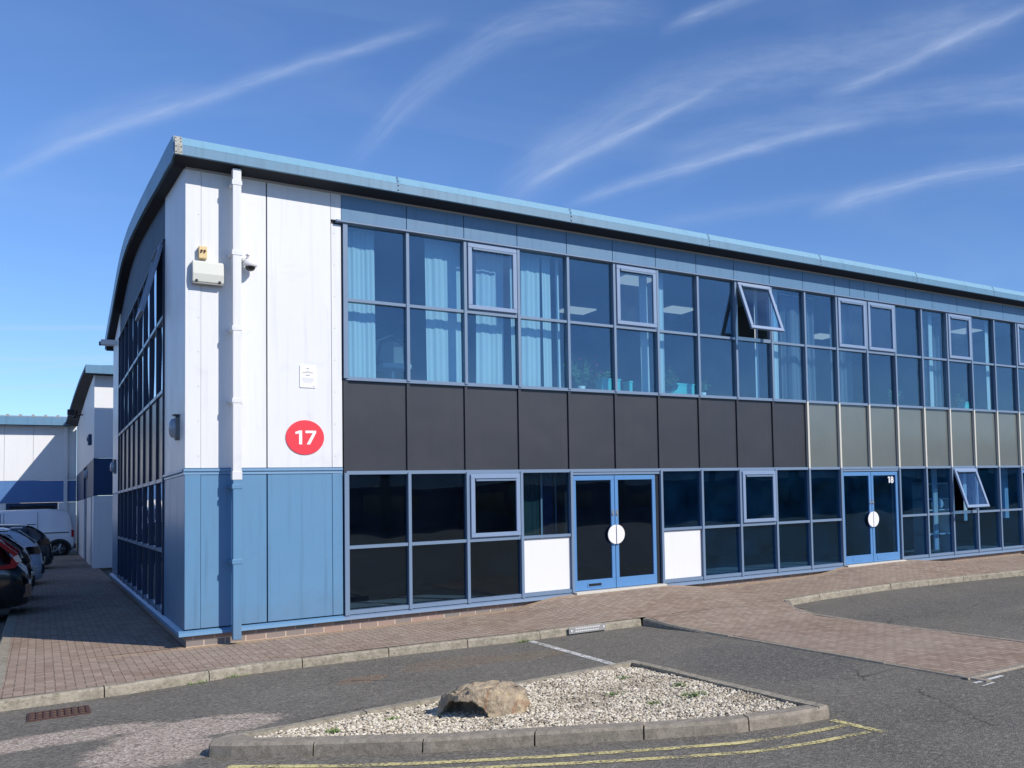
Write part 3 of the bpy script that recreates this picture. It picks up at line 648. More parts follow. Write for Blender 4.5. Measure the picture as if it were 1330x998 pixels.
b = MB(); b.box(mx_(19)+.03, bandX1, .028, .036, ZC+.03, 5.52); b.box(mx_(20)+.03, bandX1, .028, .036, ZG+.03, ZD-.03); b.build('glazing_beyond', 'glass_upper', B)['kind'] = 'stuff'
b = MB(); b.box(mx_(19)+.03, bandX1, .018, .045, ZD+.03, ZC-.03); b.build('spandrel_panel', 'spandrel_olive', B)
b = MB(); b.box(bandX1+.02, XE, 0, .08, 2.18, 5.93); b.build('wall_panel', 'white_cladding', B)
b = MB(); b.box(bandX1+.02, XE, 0, .08, .2, 2.12); b.build('wall_panel', 'blue_cladding', B)
# doors
for di, (a, c_) in enumerate(DOORS):
    x0, x1 = mx_(a)+.024, mx_(c_)-.024; zt_, zb_ = 2.03, .215
    b = MB(); b.box(x0, x1, -.02, .06, 2.045, ZD-.03); b.build('door_head', 'frame_blue', B)
    b = MB(); b.box(x0-.02, x1+.02, -.14, .10, .12, .208); b.build('threshold', 'threshold', B, bevel=.006)
    mid = (x0+x1)/2 + (-.06 if di == 0 else 0); right = x1 - .09 if di == 0 else x1-.03
    if di < 2:
        b = MB(); b.box(right+.012, x1, .01, .09, .21, 2.045); b.build('door_jamb', 'interior_dark', B)
    for side, (p0, p1) in enumerate(((x0+.006, mid-.004), (mid+.004, right))):
        e = bpy.data.objects.new('door', None); C.objects.link(e); e.parent = B; e.location = Vector((p0, 0, zb_)) - B.location
        wd, ht = p1-p0, zt_-zb_; t = .062; mb_ = MB()
        mb_.box(0, wd, -.012, .035, 0, .16); mb_.box(0, wd, -.012, .035, ht-.075, ht); mb_.box(0, t if side else t*.8, -.012, .035, .16, ht-.075); mb_.box(wd-t, wd, -.012, .035, .16, ht-.075)
        o = mb_.build('door_frame', 'door_blue'); o.parent = e; md = o.modifiers.new('bevel', 'BEVEL'); md.width = .004
        mb_ = MB(); mb_.box(t*.7, wd-t*.9, .008, .016, .155, ht-.07); o = mb_.build('pane', 'glass_navy_glow' if di else 'glass_lower'); o.parent = e
        # half-round push plate
        pr = []; cx_ = wd - .004 if side == 0 else .004; sg = -1 if side == 0 else 1
        r_ = .155
        for k in range(13): an = -pi/2 + pi*k/12; pr.append((cx_ + sg*r_*cos(an)*.92, .86+r_*sin(an)))
        if di < 2:
            mb_ = MB(); mb_.prism(pr, -.052, -.040, 'Y'); mb_.box(cx_+sg*.02, cx_+sg*.045, -.04, -.012, .80, .92); o = mb_.build('push_plate', 'white_plastic'); o.parent = e
            mb_ = MB(); mb_.cyl((cx_+sg*.03, -.012, 1.19), .016, -.018, 'Y', 14); mb_.box(cx_+sg*.015, cx_+sg*.045, -.018, -.011, 1.16, 1.25); o = mb_.build('lock', 'steel'); o.parent = e
        if (di == 0 and side == 0) or di == 1:
            lx = .22 if not (di == 1 and side) else .10
            mb_ = MB(); mb_.box(lx, lx+.26, -.018, -.0118, .045, .115); o = mb_.build('letter_plate', 'door_blue'); o.parent = e
            if di == 0: mb_ = MB(); mb_.box(lx+.02, lx+.24, -.022, -.017, .062, .10); o = mb_.build('letter_slot', 'black_plastic'); o.parent = e
def text(name, body, size, loc, rot, mat, parent=None, ex=.0012, align='CENTER', bold=0):
    cu = bpy.data.curves.new(name, 'FONT'); cu.body = body; cu.size = size; cu.extrude = ex; cu.align_x = align; cu.align_y = 'CENTER'; cu.offset = bold
    t = bpy.data.objects.new(name+'_tmp', cu); C.objects.link(t); dg = bpy.context.evaluated_depsgraph_get(); me = bpy.data.meshes.new_from_object(t.evaluated_get(dg)); bpy.data.objects.remove(t)
    me.materials.clear(); me.materials.append(MATS[mat]); o = bpy.data.objects.new(name, me); C.objects.link(o); o.location = loc; o.rotation_euler = rot
    if parent is not None: o.parent = parent; o.location = Vector(loc) - parent.location
    return o
xd = mx_(13)-.25
b = MB(); b.prism([(xd-.02,1.80),(xd-.02,1.93),(xd-.045,1.93),(xd-.075,1.918),(xd-.072,1.90),(xd-.048,1.905),(xd-.048,1.80)], -.001, .006, 'Y'); b.build('door_number', 'sign_white', B)
b = MB()
for zc, ro, ri in ((1.895, .036, .014), (1.838, .042, .017)):
    K = 20; i = len(b.v)
    for k in range(K):
        c_, s_ = cos(2*pi*k/K), sin(2*pi*k/K)
        for rr, yy in ((ro, -.001), (ri, -.001), (ri, .006), (ro, .006)): b.v.append((xd+.045+rr*c_*1.05, yy - (.0006 if zc > 1.87 else 0), zc+rr*s_))
    for k in range(K):
        for j in range(4): b.f.append([i+k*4+j, i+k*4+(j+1) % 4, i+((k+1) % K)*4+(j+1) % 4, i+((k+1) % K)*4+j])
b.build('door_number', 'sign_white', B)
# eaves, fascia and roof
XL = -.14
b = MB(); b.prism([(-.315,6.115),(-.255,6.225),(-.02,6.26),(-.02,6.20),(-.23,6.17),(-.28,6.10)], XL, XE+.1, 'X'); b.build('fascia_cap', 'eaves_blue_lit', B)
b = MB(); b.prism([(-.317,6.112),(-.317,5.995),(-.295,5.985),(-.285,6.0),(-.285,6.105)], XL, XE+.1, 'X'); b.build('fascia', 'eaves_blue', B)
b = MB(); b.prism([(-.296,5.984),(-.284,5.998),(.05,5.965),(.05,5.94),(-.05,5.945)], XL+.01, XE+.09, 'X'); b.build('soffit', 'dark_soffit', B)
b = MB(); b.prism([(-.022,5.946),(.05,5.946),(.05,5.918),(-.012,5.918)], .0, XE, 'X'); b.build('wall_head_trim', 'grey_trim', B)
for i, x in enumerate((-.138, 2.44, 5.04, 7.65, 10.23, 12.92, 15.47, 18.1)):
    wd = .075 if i == 0 else .03
    b = MB(); b.prism([(-.3195,5.993),(-.3195,6.114),(-.2565,6.2285),(-.253,6.2275),(-.317,6.11),(-.317,5.993)], x, x+wd, 'X')
    b.build('fascia_joint', 'joint_metal' if i == 0 else 'eaves_blue', B)
    b = MB()
    for z in (6.02, 6.085): 
        for xx in (x+.012, x+wd-.012): b.cyl((xx, -.319, z), .007, -.006, 'Y', 8)
    for t_ in (.3, .75):
        for xx in (x+.012, x+wd-.012): b.cyl((xx, -.3195+.063*t_, 6.114+.1145*t_+.002), .007, .006, 'Z', 8)
    b.build('rivets', 'rust_iron', B)
N = 60; ysr = [-.24 + (14.85+.24)*k/N for k in range(N+1)]
b = MB(); prof = [(y, arc(y)-.004) for y in ysr] + [(y, arc(y)-.07) for y in reversed(ysr)]; b.prism(prof, XL+.02, XE+.08, 'X'); b.build('roof', 'roof_sheet', B)
ysb = [-.30 + (14.85+.30)*k/N for k in range(N+1)]
b = MB(); prof = [(y, arc(y)+.012) for y in ysb] + [(y, arc(y)-.27) for y in reversed(ysb)]; prof[0] = (-.25, 6.235); prof[-1] = (-.30, 5.995); b.prism(prof, XL-.012, XL+.012, 'X'); b.build('verge_board', 'eaves_blue', B)
b = MB(); prof = [(y, arc(y)-.27) for y in ysb[1:]] + [(y, arc(y)-.295) for y in reversed(ysb[1:])]; b.prism(prof, XL+.013, .03, 'X'); b.build('verge_soffit', 'dark_soffit', B)
b = MB(); b.prism([(14.75, 6.0), (14.95, 5.98), (14.97, 5.82), (14.40, 5.80), (14.40, 5.9)], XL-.01, XE+.05, 'X'); b.build('rear_gutter', 'eaves_blue', B)
b = MB(); prof = [(y, arc(y)-.06) for y in [.1+14.2*k/N for k in range(N+1)]] + [(14.3, 5.6), (.1, 5.6)]; b.prism(prof, .07, .10, 'X'); b.build('gable_infill', 'interior_dark', B)
# downpipe
def pipe(name, x0, x1, y0, y1, z0, z1, mat): b = MB(); b.box(x0, x1, y0, y1, z0, z1); return b.build(name, mat, B, bevel=.008)
DPX = .468
dp = pipe('downpipe', DPX+.008, DPX+.104, -.245, -.135, 2.06, 5.96, 'white_cladding'); dp2 = pipe('downpipe', DPX+.010, DPX+.102, -.243, -.137, .06, 2.06, 'blue_cladding')
for z, mt_, par in ((5.78, 'white_cladding', dp), (4.885, 'white_cladding', dp), (3.93, 'white_cladding', dp), (3.02, 'white_cladding', dp), (1.95, 'blue_cladding', dp2), (1.02, 'blue_cladding', dp2)):
    b = MB(); b.box(DPX-.0, DPX+.112, -.251, -.134, z-.03, z+.03); b.box(DPX-.006, DPX+.118, -.140, .0, z-.018, z+.018) ; b.box(DPX-.03, DPX+.15, -.012, .002, z-.02, z+.02); b.build('bracket', mt_, B, bevel=.004)
b = MB(); b.box(DPX+.002, DPX+.11, -.249, -.131, 2.03, 2.14); b.build('downpipe_collar', 'white_cladding', B, bevel=.006)
# window sill trim pieces
# ceiling lights inside, upper office
for x, y in ((6.95, 3.7), (6.6, .75), (8.7, 2.6), (16.3, 1.2), (18.3, 1.5), (11.4, 3.4), (13.6, 3.6), (21, 3)):
    b = MB(); b.box(x, x+.6, y, y+.6, 5.555, 5.578); o = b.build('ceiling_light', 'ceiling_lamp', B)

# ------------------------------------------------------------------ on the corner wall
t = thing('number_sign', (1.335, -.008, 2.585), 'round red sign with a white 17 on the white corner cladding', 'sign')
b = MB(); b.cyl((1.335, -.004, 2.585), .228, -.008, 'Y', 72); b.build('disc', 'sign_red', t)
NY_ = -.0145
b = MB(); b.prism([(1.298,2.492),(1.298,2.675),(1.266,2.675),(1.216,2.655),(1.220,2.628),(1.262,2.636),(1.262,2.492)], NY_, -.0115, 'Y'); b.build('numeral', 'sign_white', t)
b = MB(); b.prism([(1.338,2.675),(1.338,2.642),(1.425,2.642),(1.352,2.492),(1.393,2.492),(1.466,2.648),(1.466,2.675)], NY_, -.0115, 'Y'); b.build('numeral', 'sign_white', t)
t = thing('wall_notice', (1.37, -.01, 3.39), 'small white printed notice on the white wall above the red disc', 'notice')
b = MB(); b.box(1.275, 1.465, -.012, -.001, 3.245, 3.54); b.build('board', 'sign_white', t, bevel=.003)
b = MB()
for z, wds, h in ((3.50, .03, .014), (3.465, .05, .007), (3.445, .13, .010), (3.41, .05, .012), (3.375, .13, .003), (3.362, .15, .003), (3.349, .14, .003), (3.336, .15, .003), (3.322, .10, .003), (3.308, .13, .003)):
    k = -wds/2
    while k < wds/2: l_ = random.uniform(.006, .018); b.box(1.37+k, min(1.37+wds/2, 1.37+k+l_), -.0135, -.0119, z-h/2, z+h/2); k += l_+.004
b.box(1.43, 1.45, -.0135, -.0119, 3.262, 3.270); b.build('print', 'print_grey', t)
t = thing('alarm_box', (.24, -.07, 4.48), 'large pale grey bell box on the white wall left of the downpipe', 'alarm box')
b = MB(); b.prism([(-.02,4.49),(-.075,4.485),(-.105,4.50),(-.12,4.60),(-.105,4.75),(-.09,4.765),(-.02,4.77)], .065, .40, 'X'); b.build('case', 'pale_grey_plastic', t, bevel=.01)
b = MB(); b.box(.075, .39, -.10, -.01, 4.478, 4.492); b.build('base_plate', 'grey_trim', t)
b = MB()
for x in (.11, .355): b.box(x-.012, x+.012, -.117, -.10, 4.50, 4.525)
b.build('clip', 'black_plastic', t)
b = MB(); b.box(.09, .38, -.02, 0, 4.52, 4.74); b.build('back_box', 'grey_plastic', t)
t = thing('beacon_box', (.18, -.05, 4.8), 'small yellowed square box with two dark lenses above the bell box', 'alarm beacon')
b = MB(); b.box(.135, .225, -.085, 0, 4.80, 4.955); b.build('case', 'yellow_plastic', t, bevel=.008)
for x in (.164, .197):
    b = MB(); b.cyl((x, -.084, 4.895), .016, -.008, 'Y', 14, .010); b.tube([(x, -.088, 4.895), (x-.008, -.09, 4.87)], .009, 8); b.build('lens', 'rust_iron', t, smooth=False)
t = thing('security_camera', (.68, -.1, 4.82), 'white dome security camera bracketed beside the white downpipe', 'security camera')
b = MB(); b.cyl((.655, -.001, 4.855), .05, -.02, 'Y', 20); b.tube([(.655, -.02, 4.855), (.66, -.08, 4.87), (.68, -.13, 4.865), (.685, -.14, 4.835)], .017, 10); b.build('arm', 'white_plastic', t, smooth=True)
b = MB(); b.lathe((.685, -.14, 4.76), [(0, .085), (.045, .083), (.072, .06), (.078, .03), (.076, -.005), (.06, -.012), (0, -.012)], 28); b.build('housing', 'white_plastic', t, smooth=True)
b = MB(); b.lathe((.685, -.14, 4.75), [(.058, 0), (.055, -.025), (.038, -.048), (.015, -.058), (0, -.06)], 24); b.build('lens_dome', 'car_glass', t, smooth=True)
b = MB(); b.box(.675, .70, -.005, -.05, 4.92, 4.945); b.tube([(.655, -.02, 4.88), (.67, -.012, 4.95)], .006, 8); b.build('cable', 'white_plastic', t)
def bulkhead(y, label):
    t = thing('wall_light', (-.06, y, 2.72), label, 'wall light', 'wall lights on the shaded end wall')
    b = MB(); b.prism([(y-.09, 2.60), (y-.06, 2.57), (y+.06, 2.57), (y+.09, 2.60), (y+.09, 2.85), (y+.06, 2.88), (y-.06, 2.88), (y-.09, 2.85)], -.045, 0, 'X'); b.build('back_plate', 'grey_plastic', t, bevel=.006)
    b = MB(); b.lathe((-.045, y, 2.725), [(.088, 0), (.08, -.04), (.05, -.062), (0, -.07)], 20, 'X'); 
    for k in range(len(b.v)): v_ = b.v[k]; b.v[k] = (v_[0], v_[1], 2.725 + (v_[2]-2.725)*1.45)
    b.build('diffuser', 'lamp_lens', t, smooth=True)
    b = MB(); b.box(-.07, -.0, y-.095, y+.095, 2.885, 2.90); b.build('hood', 'grey_plastic', t)
bulkhead(.62, 'oval grey wall light on the near white panel of the shaded end wall')
bulkhead(13.2, 'oval grey wall light on the far white pilaster of the shaded end wall')
t = thing('small_camera', (-.1, 14.1, 5.75), 'small pale camera housing under the rear corner of the curved roof', 'security camera')
b = MB(); b.box(-.30, -.02, 13.2, 13.45, 5.60, 5.72); b.build('housing', 'white_far', t, bevel=.015)
b = MB(); b.cyl((-.30, 13.32, 5.63), .05, -.03, 'X', 16); b.build('lens', 'black_plastic', t)

# ------------------------------------------------------------------ inside the upper office
def blind(x0, x1, label, z0=3.44, z1=5.52, y=.24, grp='vertical blinds in the upper windows', ang=.35, mat='blind_fabric'):
    t = thing('vertical_blind', ((x0+x1)/2, y, z0), label, 'blind', grp)
    b = MB(); n = max(2, round((x1-x0)/.012)); lean = random.uniform(-.02, .02)
    for k in range(n+1):
        x = x0 + (x1-x0)*k/n; yy = y + .0055*sin(x*88+2*sin(x*9)) + .007*sin(x*27+1)
        for j, z in enumerate((z0, (z0+z1)/2, z1)): b.v.append((x + lean*(1-j/2), yy, z))
    for k in range(n):
        for j in range(2): i = k*3+j; b.f.append([i, i+3, i+4, i+1])
    b.build('slats', mat, t, smooth=True, fix=False)
    b = MB(); b.box(x0-.01, x1+.01, y-.02, y+.02, z1, z1+.03); b.build('head_rail', 'white_plastic', t)
BLN = [(1.92, 2.28, 'pleated blind filling the left half of the leftmost upper window'), (2.98, 3.34, 'pleated blind in the second upper window from the white wall'),
 (3.34, 3.50, 'narrow blind edge in the second upper window, right of a wider blind'), (3.74, 4.17, 'pleated blind behind the first opening vent of the upper row'), (4.27, 4.33, 'thin bright slat just left of the fourth upper window'),
 (4.45, 4.76, 'pleated blind in the left half of the fourth upper window'), (4.79, 4.94, 'bright narrow blind in the middle of the fourth upper window'), (5.02, 5.08, 'single slat near the right side of the fourth upper window'),
 (6.56, 6.71, 'pair of slats under the second vent of the upper row'), (6.93, 7.04, 'narrow blind at the left of the seventh upper window'), (9.02, 9.10, 'thin slat behind the propped open upper vent'), (9.47, 9.58, 'bright slat right of the propped open upper vent'),
 (13.83, 13.96, 'bright narrow blind in the upper window two bays right of the paired vents'), (15.78, 15.90, 'bright narrow blind in the upper window just right of the single far vent')]
for x0, x1, lb in BLN: blind(x0, x1, lb, ang=.15)
def sheer(x0, x1, label):
    t = thing('net_curtain', ((x0+x1)/2, .3, 3.44), label, 'curtain', 'dim folded curtains further right in the upper windows'); b = MB(); n = int((x1-x0)/.02); i = 0
    for k in range(n+1):
        x = x0+(x1-x0)*k/n; y = .34 + .03*sin(k*.9) + .01*sin(k*.37)
        b.v += [(x, y, 3.44), (x, y, 5.5)]
    for k in range(n): b.f.append([2*k, 2*k+2, 2*k+3, 2*k+1])
    b.build('fabric', 'interior_wall', t, smooth=True, fix=False)
    b = MB(); b.box(x0, x1, .32, .36, 5.5, 5.52); b.build('rail', 'white_plastic', t)
for x0, x1, lb in ((9.72, 10.6, 'dim grey curtain in the two upper windows right of the propped vent'), (11.0, 11.6, 'dim grey curtain behind the first of the paired upper vents'), (13.55, 13.8, 'gathered curtain left of the bright narrow blind near the far vent'), (14.0, 14.3, 'gathered curtain right of the bright narrow blind near the far vent')): sheer(x0, x1, lb)
def plant(x, y, z, h, r_, n, label, flowers=0, pot='pot_white'):
    t = thing('potted_plant', (x, y, z), label, 'plant', 'plants on the upper window sill')
    b = MB(); b.lathe((x, y, z), [(0, 0), (.05, 0), (.07, .12), (.06, .12), (0, .11)], 16); b.build('pot', pot, t, smooth=True)
    b = MB(); st = MB(); fl = MB()
    for k in range(max(3, n//14)):
        a = random.uniform(0, 6.3); rr = random.uniform(.2, 1)*r_; tip = Vector((x+rr*cos(a), y+rr*sin(a)*.5, z+h*random.uniform(.55, 1))); base = Vector((x, y, z+.1)); mid = (base+tip)/2 + Vector((0, 0, .05))
        st.tube([base, mid, tip], .003, 5)
        for j in range(14):
            p = base.lerp(tip, random.uniform(.3, 1.02)) + Vector([random.gauss(0, .035) for _ in range(3)]); d = Vector([random.gauss(0, 1) for _ in range(3)]).normalized()*random.uniform(.02, .045); u = d.orthogonal().normalized()*d.length*.4
            b.poly([p-d, p+u, p+d, p-u])
    for k in range(flowers):
        a = random.uniform(0, 6.3); p = Vector((x + r_*cos(a)*.8, y-.05, z+h*random.uniform(.5, 1.05))); fl.lathe(p, [(0, -.015), (.018, -.005), (.02, .008), (0, .016)], 7)
    b.build('leaves', 'leaf', t, fix=False); st.build('stems', 'leaf', t, smooth=True)
    if flowers: fl.build('flowers', 'flower_pink', t)
plant(5.55, .45, 3.40, .62, .34, 260, 'bushy flowering plant on the sill in the fifth upper window', 7)
plant(5.95, .5, 3.40, .42, .2, 160, 'low leafy plant beside the teal box in the fifth upper window', 2)
plant(7.25, .5, 3.40, .55, .26, 130, 'loose leafy plant on the sill above the stepped teal box')
plant(7.95, .45, 3.40, .35, .14, 70, 'small pale plant on the sill left of the propped vent')
plant(12.85, .4, 3.40, .42, .22, 150, 'round leafy plant in the upper window above the second entrance')
plant(15.1, .4, 3.40, .38, .2, 110, 'sparse plant under the single far upper vent')
def tbox(name, prof, y0, y1, label, mat='teal_box'):
    t = thing('storage_box', (prof[0][0], y0, 3.4), label, 'box', 'teal boxes on the upper window sill'); b = MB(); b.prism(prof, y0, y1, 'Y'); b.build('box', mat, t, bevel=.006)
    b = MB(); xs_ = [p[0] for p in prof]; zs_ = [p[1] for p in prof]; b.box(min(xs_[2:])-.004, max(xs_)+.008, y0-.008, y1+.008, max(zs_)-.006, max(zs_)+.02); b.build('lid', mat, t)
tbox('b', [(5.78, 3.43), (6.13, 3.43), (6.13, 3.62), (5.80, 3.62)], .18, .40, 'teal box on the sill in the fifth upper window, beside the plant')
tbox('b', [(6.30, 3.43), (6.36, 3.43), (6.36, 3.60), (6.30, 3.60)], .18, .4, 'thin teal folder end at the left edge of the sixth upper window')
tbox('b', [(7.12, 3.43), (7.60, 3.43), (7.60, 3.61), (7.28, 3.61), (7.24, 3.52)], .18, .40, 'stepped teal box on the sill in the seventh upper window')
tbox('b', [(14.9, 3.43), (15.25, 3.43), (15.2, 3.52), (14.95, 3.58)], .2, .42, 'pale teal box on the sill under the single far vent')
t = thing('office_chair', (2.85, 1.5, 3.28), 'pale office chair seen through the lower half of the leftmost upper window', 'chair')
b = MB(); b.tube([(2.62, 1.5, 3.95), (2.66, 1.5, 4.2), (2.85, 1.45, 4.3), (3.05, 1.5, 4.18), (3.08, 1.5, 3.9)], .022, 8); b.build('back_frame', 'chair_white', t, smooth=True)
b = MB(); b.prism([(2.66, 3.88), (3.04, 3.84), (3.02, 4.14), (2.86, 4.22), (2.70, 4.12)], 1.46, 1.50, 'Y'); b.build('backrest', 'grey_plastic', t, bevel=.01)
b = MB(); b.box(2.64, 3.08, 1.2, 1.62, 3.74, 3.83); b.build('seat', 'chair_white', t, bevel=.03)
b = MB(); b.cyl((2.86, 1.45, 3.34), .028, .42, 'Z'); 
for k in range(5): b.tube([(2.86, 1.45, 3.38), (2.86+.26*cos(k*1.257), 1.45+.26*sin(k*1.257), 3.32)], .018, 6)
b.build('pedestal', 'steel', t)
# ground floor: blinds and odds and ends
blind(4.50, 4.82, 'dark green vertical blind in the lower window above the left white panel', .45, 2.5, .5, 'blinds behind the ground floor windows', .9, 'green_cladding')
blind(4.86, 5.03, 'navy blind between two pale slats above the left white panel', .45, 2.5, .5, 'blinds behind the ground floor windows', .1, 'interior_navy')
blind(4.815, 4.845, 'thin pale slat left of the navy blind in the lower window', .45, 2.5, .46, 'blinds behind the ground floor windows', .1)
blind(5.045, 5.075, 'thin pale slat right of the navy blind in the lower window', .45, 2.5, .46, 'blinds behind the ground floor windows', .1)
blind(13.95, 14.11, 'pale blind strip in the lower window left of the propped open vent', .3, 2.35, .4, 'blinds behind the ground floor windows', .1)
blind(15.0, 15.12, 'pale blind strip behind the propped open lower vent', .9, 2.35, .4, 'blinds behind the ground floor windows', .1)
blind(16.3, 16.62, 'wide pale blind in the last lower window before the frame edge', .9, 2.35, .4, 'blinds behind the ground floor windows', .1)
t = thing('reel_shelf', (14.5, .9, .17), 'shelf with a pale round reel behind the propped lower vent', 'shelf')
b = MB()
for z in (.6, 1.15, 1.4, 1.75): b.box(14.1, 15.0, .8, 1.15, z, z+.025)
b.box(14.1, 14.13, .8, 1.15, .17, 1.8); b.box(14.97, 15.0, .8, 1.15, .17, 1.8); b.build('rack', 'white_plastic', t)
for x in (14.42, 14.62): b = MB(); b.cyl((x, .8, 1.30), .10, -.03, 'Y', 24); b.build('reel', 'pot_white', t)

# ------------------------------------------------------------------ buildings behind
t = thing('warehouse', (.0, 21.3, 0), 'white industrial unit with shade-darkened blue band and curved verge behind the end of the office building', 'building')
y0 = 21.3; xb = -.12
def part(name, mat, *boxes, par=None, bevel=0):
    b = MB()
    for q_ in boxes: b.box(*q_)
    return b.build(name, mat, par, bevel=bevel)
part('wall', 'white_far', (xb, 14, y0, y0+.1, 3.32, 5.84), (xb, 14, y0, y0+.1, .0, 2.18), par=t)
part('band', 'navy_shade_cladding', (xb-.008, 14, y0-.008, y0+.1, 2.19, 3.31), par=t)
b = MB(); NN = 24
def lerp2(tab, u):
    for (a, p), (c_, q_) in zip(tab, tab[1:]):
        if u <= c_+1e-6: return p + (q_-p)*(u-a)/(c_-a)
    return tab[-1][1]
def arcb(y): return lerp2([(0, 6.08), (.25, 6.08), (.5, 5.98), (.75, 5.85), (1, 5.68)], max(0, (y-20.9)/(37.62-20.9)))
prof = [(y0+.101, 3.32), (38, 3.32)] + [(38+(y0+.101-38)*k/NN, arcb(38+(y0+.101-38)*k/NN)-.22) for k in range(NN+1)]
b.prism(prof, xb, xb+.1, 'X'); b.build('side_wall', 'white_far', t)  # flank
part('side_wall', 'white_far', (xb, xb+.1, y0+.101, 22.4, .0, 2.18), (xb, xb+.1, 23.2, 26.6, 0, 2.18), (xb, xb+.1, 29.2, 38, 0, 2.18), par=t)
part('side_band', 'navy_shade_cladding', (xb-.008, xb+.1, y0+.101, 26.4, 2.19, 3.31), (xb-.008, xb+.1, 29.3, 38, 2.19, 3.31), par=t)
part('door', 'navy_shade_cladding', (xb+.06, xb+.1, 22.4, 23.2, 0, 2.18), par=t)
part('loading_door', 'interior_navy', (xb+.05, xb+.1, 26.4, 29.3, 0, 3.31), par=t)
K = 20; st_ = []
for k in range(K+1):
    y = 20.9 + (37.62-20.9)*k/K; u = k/K; st_.append((y, lerp2([(0, -.35), (.48, -.44), (1, -.52)], u), lerp2([(0, 6.08), (.25, 6.08), (.5, 5.98), (.75, 5.85), (1, 5.68)], u)))
rb = MB(); vb = MB(); sf = MB()
for (ya, xa, za), (yc, xc, zc) in zip(st_, st_[1:]):
    rb.poly([(xa, ya, za), (xc, yc, zc), (14, yc, zc+.6), (14, ya, za+.6)]); rb.poly([(xa, ya, za-.05), (xc, yc, zc-.05), (14, yc, zc+.5), (14, ya, za+.5)])
    for dx_ in (0, .02): vb.poly([(xa+dx_, ya, za+.012), (xc+dx_, yc, zc+.012), (xc+dx_, yc, zc-.11), (xa+dx_, ya, za-.11)])
    vb.poly([(xa, ya, za+.012), (xc, yc, zc+.012), (xc+.02, yc, zc+.012), (xa+.02, ya, za+.012)]); vb.poly([(xa, ya, za-.11), (xc, yc, zc-.11), (xc+.02, yc, zc-.11), (xa+.02, ya, za-.11)])
    sf.poly([(xa+.021, ya, za-.10), (xc+.021, yc, zc-.10), (xb+.06, yc, zc-.22), (xb+.06, ya, za-.22)])
rb.build('roof', 'roof_sheet', t, fix=False); vb.build('verge_board', 'end_panel_blue', t); sf.build('soffit', 'dark_soffit', t, fix=False)
part('fascia', 'eaves_blue', (-.35, 14, 20.86, 20.9, 5.84, 6.09), par=t)
part('soffit', 'dark_soffit', (-.34, 14, 20.9, y0, 5.83, 5.85), par=t)
part('wall', 'white_far', (13.9, 14, y0+.1, 38, 0, 5.9), par=t)
t = thing('shadow_block', (8, 17, 0), 'unseen block added behind the office building to shade the warehouse front', 'building')  # unseen; added to cast the shade on the warehouse front
part('wall', 'white_far', (.9, 22, 15.3, 19.2, 0, 6.35), par=t); part('roof', 'roof_sheet', (.85, 22.05, 15.25, 19.25, 6.35, 6.55), par=t)
t = thing('floodlight', (-.2, 30, 5.3), 'black floodlight on a bracket high on the warehouse flank', 'floodlight')
b = MB(); b.tube([(-.12, 31, 5.45), (-.40, 31, 5.35), (-.40, 30.6, 5.30)], .035, 6); b.tube([(-.35, 30.7, 5.30), (-.30, 30.5, 5.55)], .03, 6); b.build('bracket', 'black_plastic', t)
b = MB(); b.box(-.60, -.38, 30.3, 30.8, 5.38, 5.58); b.build('lamp_head', 'black_plastic', t, bevel=.02)
t = thing('wall_sounder', (-.15, 23.2, 4.0), 'small blue alarm box on the white flank of the warehouse', 'alarm box'); b = MB(); b.box(-.21, -.12, 22.9, 23.4, 3.82, 4.15); b.build('case', 'navy_shade_cladding', t, bevel=.02); b = MB(); b.cyl((-.21, 23.15, 4.0), .06, -.03, 'X', 12); b.build('lens', 'grey_plastic', t)
t = thing('wall_light', (-.15, 26, 3.1), 'pale round lamp beside the dark loading doorway', 'wall light'); b = MB(); b.cyl((-.13, 26.0, 2.98), .17, -.09, 'X', 20, .12); b.build('diffuser', 'lamp_lens', t); b = MB(); b.cyl((-.12, 26.0, 2.98), .2, -.02, 'X', 20); b.build('back_plate', 'grey_plastic', t)
t = thing('warehouse', (-15, 38, 0), 'long low white unit with blue band across the end of the yard', 'building')
part('wall', 'white_far', (-.75+0, -.13, 38.1, 38.3, 0, 2.17), (-40, -2.52, 38.1, 38.3, 0, 2.17), par=t)
for a_, c_ in ((-40, -7.1), (-7.09, -5.2), (-5.19, -3.2), (-3.19, -2.58), (-2.57, -1.62), (-1.61, -.13)): part('wall', 'white_far', (a_, c_, 38.1, 38.3, 3.14, 5.55), par=t)
part('band', 'band_blue', (-2.51, -.13, 38.085, 38.3, 2.18, 3.13), par=t)
part('band', 'band_blue', (-40, -2.512, 38.085, 38.3, 2.18, 3.13), par=t)
part('window', 'car_glass', (-2.4, -.85, 38.16, 38.25, 1.3, 2.05), par=t); part('window_frame', 'navy_shade_cladding', (-2.50, -.76, 38.14, 38.2, 2.05, 2.17), (-2.50, -2.4, 38.14, 38.2, 1.2, 2.05), (-.85, -.76, 38.14, 38.2, 1.2, 2.05), (-2.50, -.76, 38.14, 38.2, 1.2, 1.3), (-2.5, -.76, 38.2, 38.3, 0, 1.2), par=t)
part('fascia', 'eaves_blue', (-40, -.14, 37.6, 37.68, 5.52, 5.86), par=t); part('soffit', 'dark_soffit', (-40, -.14, 37.68, 38.1, 5.52, 5.55), par=t)
b = MB(); b.prism([(37.64, 5.85), (46, 6.6), (54, 5.8), (54, 5.7), (37.64, 5.78)], -40, -.14, 'X'); b.build('roof', 'roof_sheet', t)
b = MB(); x = -39.9
while x < -.2: b.box(x, x+.10, 37.66, 37.95, 5.87, 5.97); x += .42
b.build('roof_clips', 'grey_trim', t)
part('downpipe', 'white_far', (-.57, -.44, 37.96, 38.09, 0, 5.5), par=t, bevel=.01)
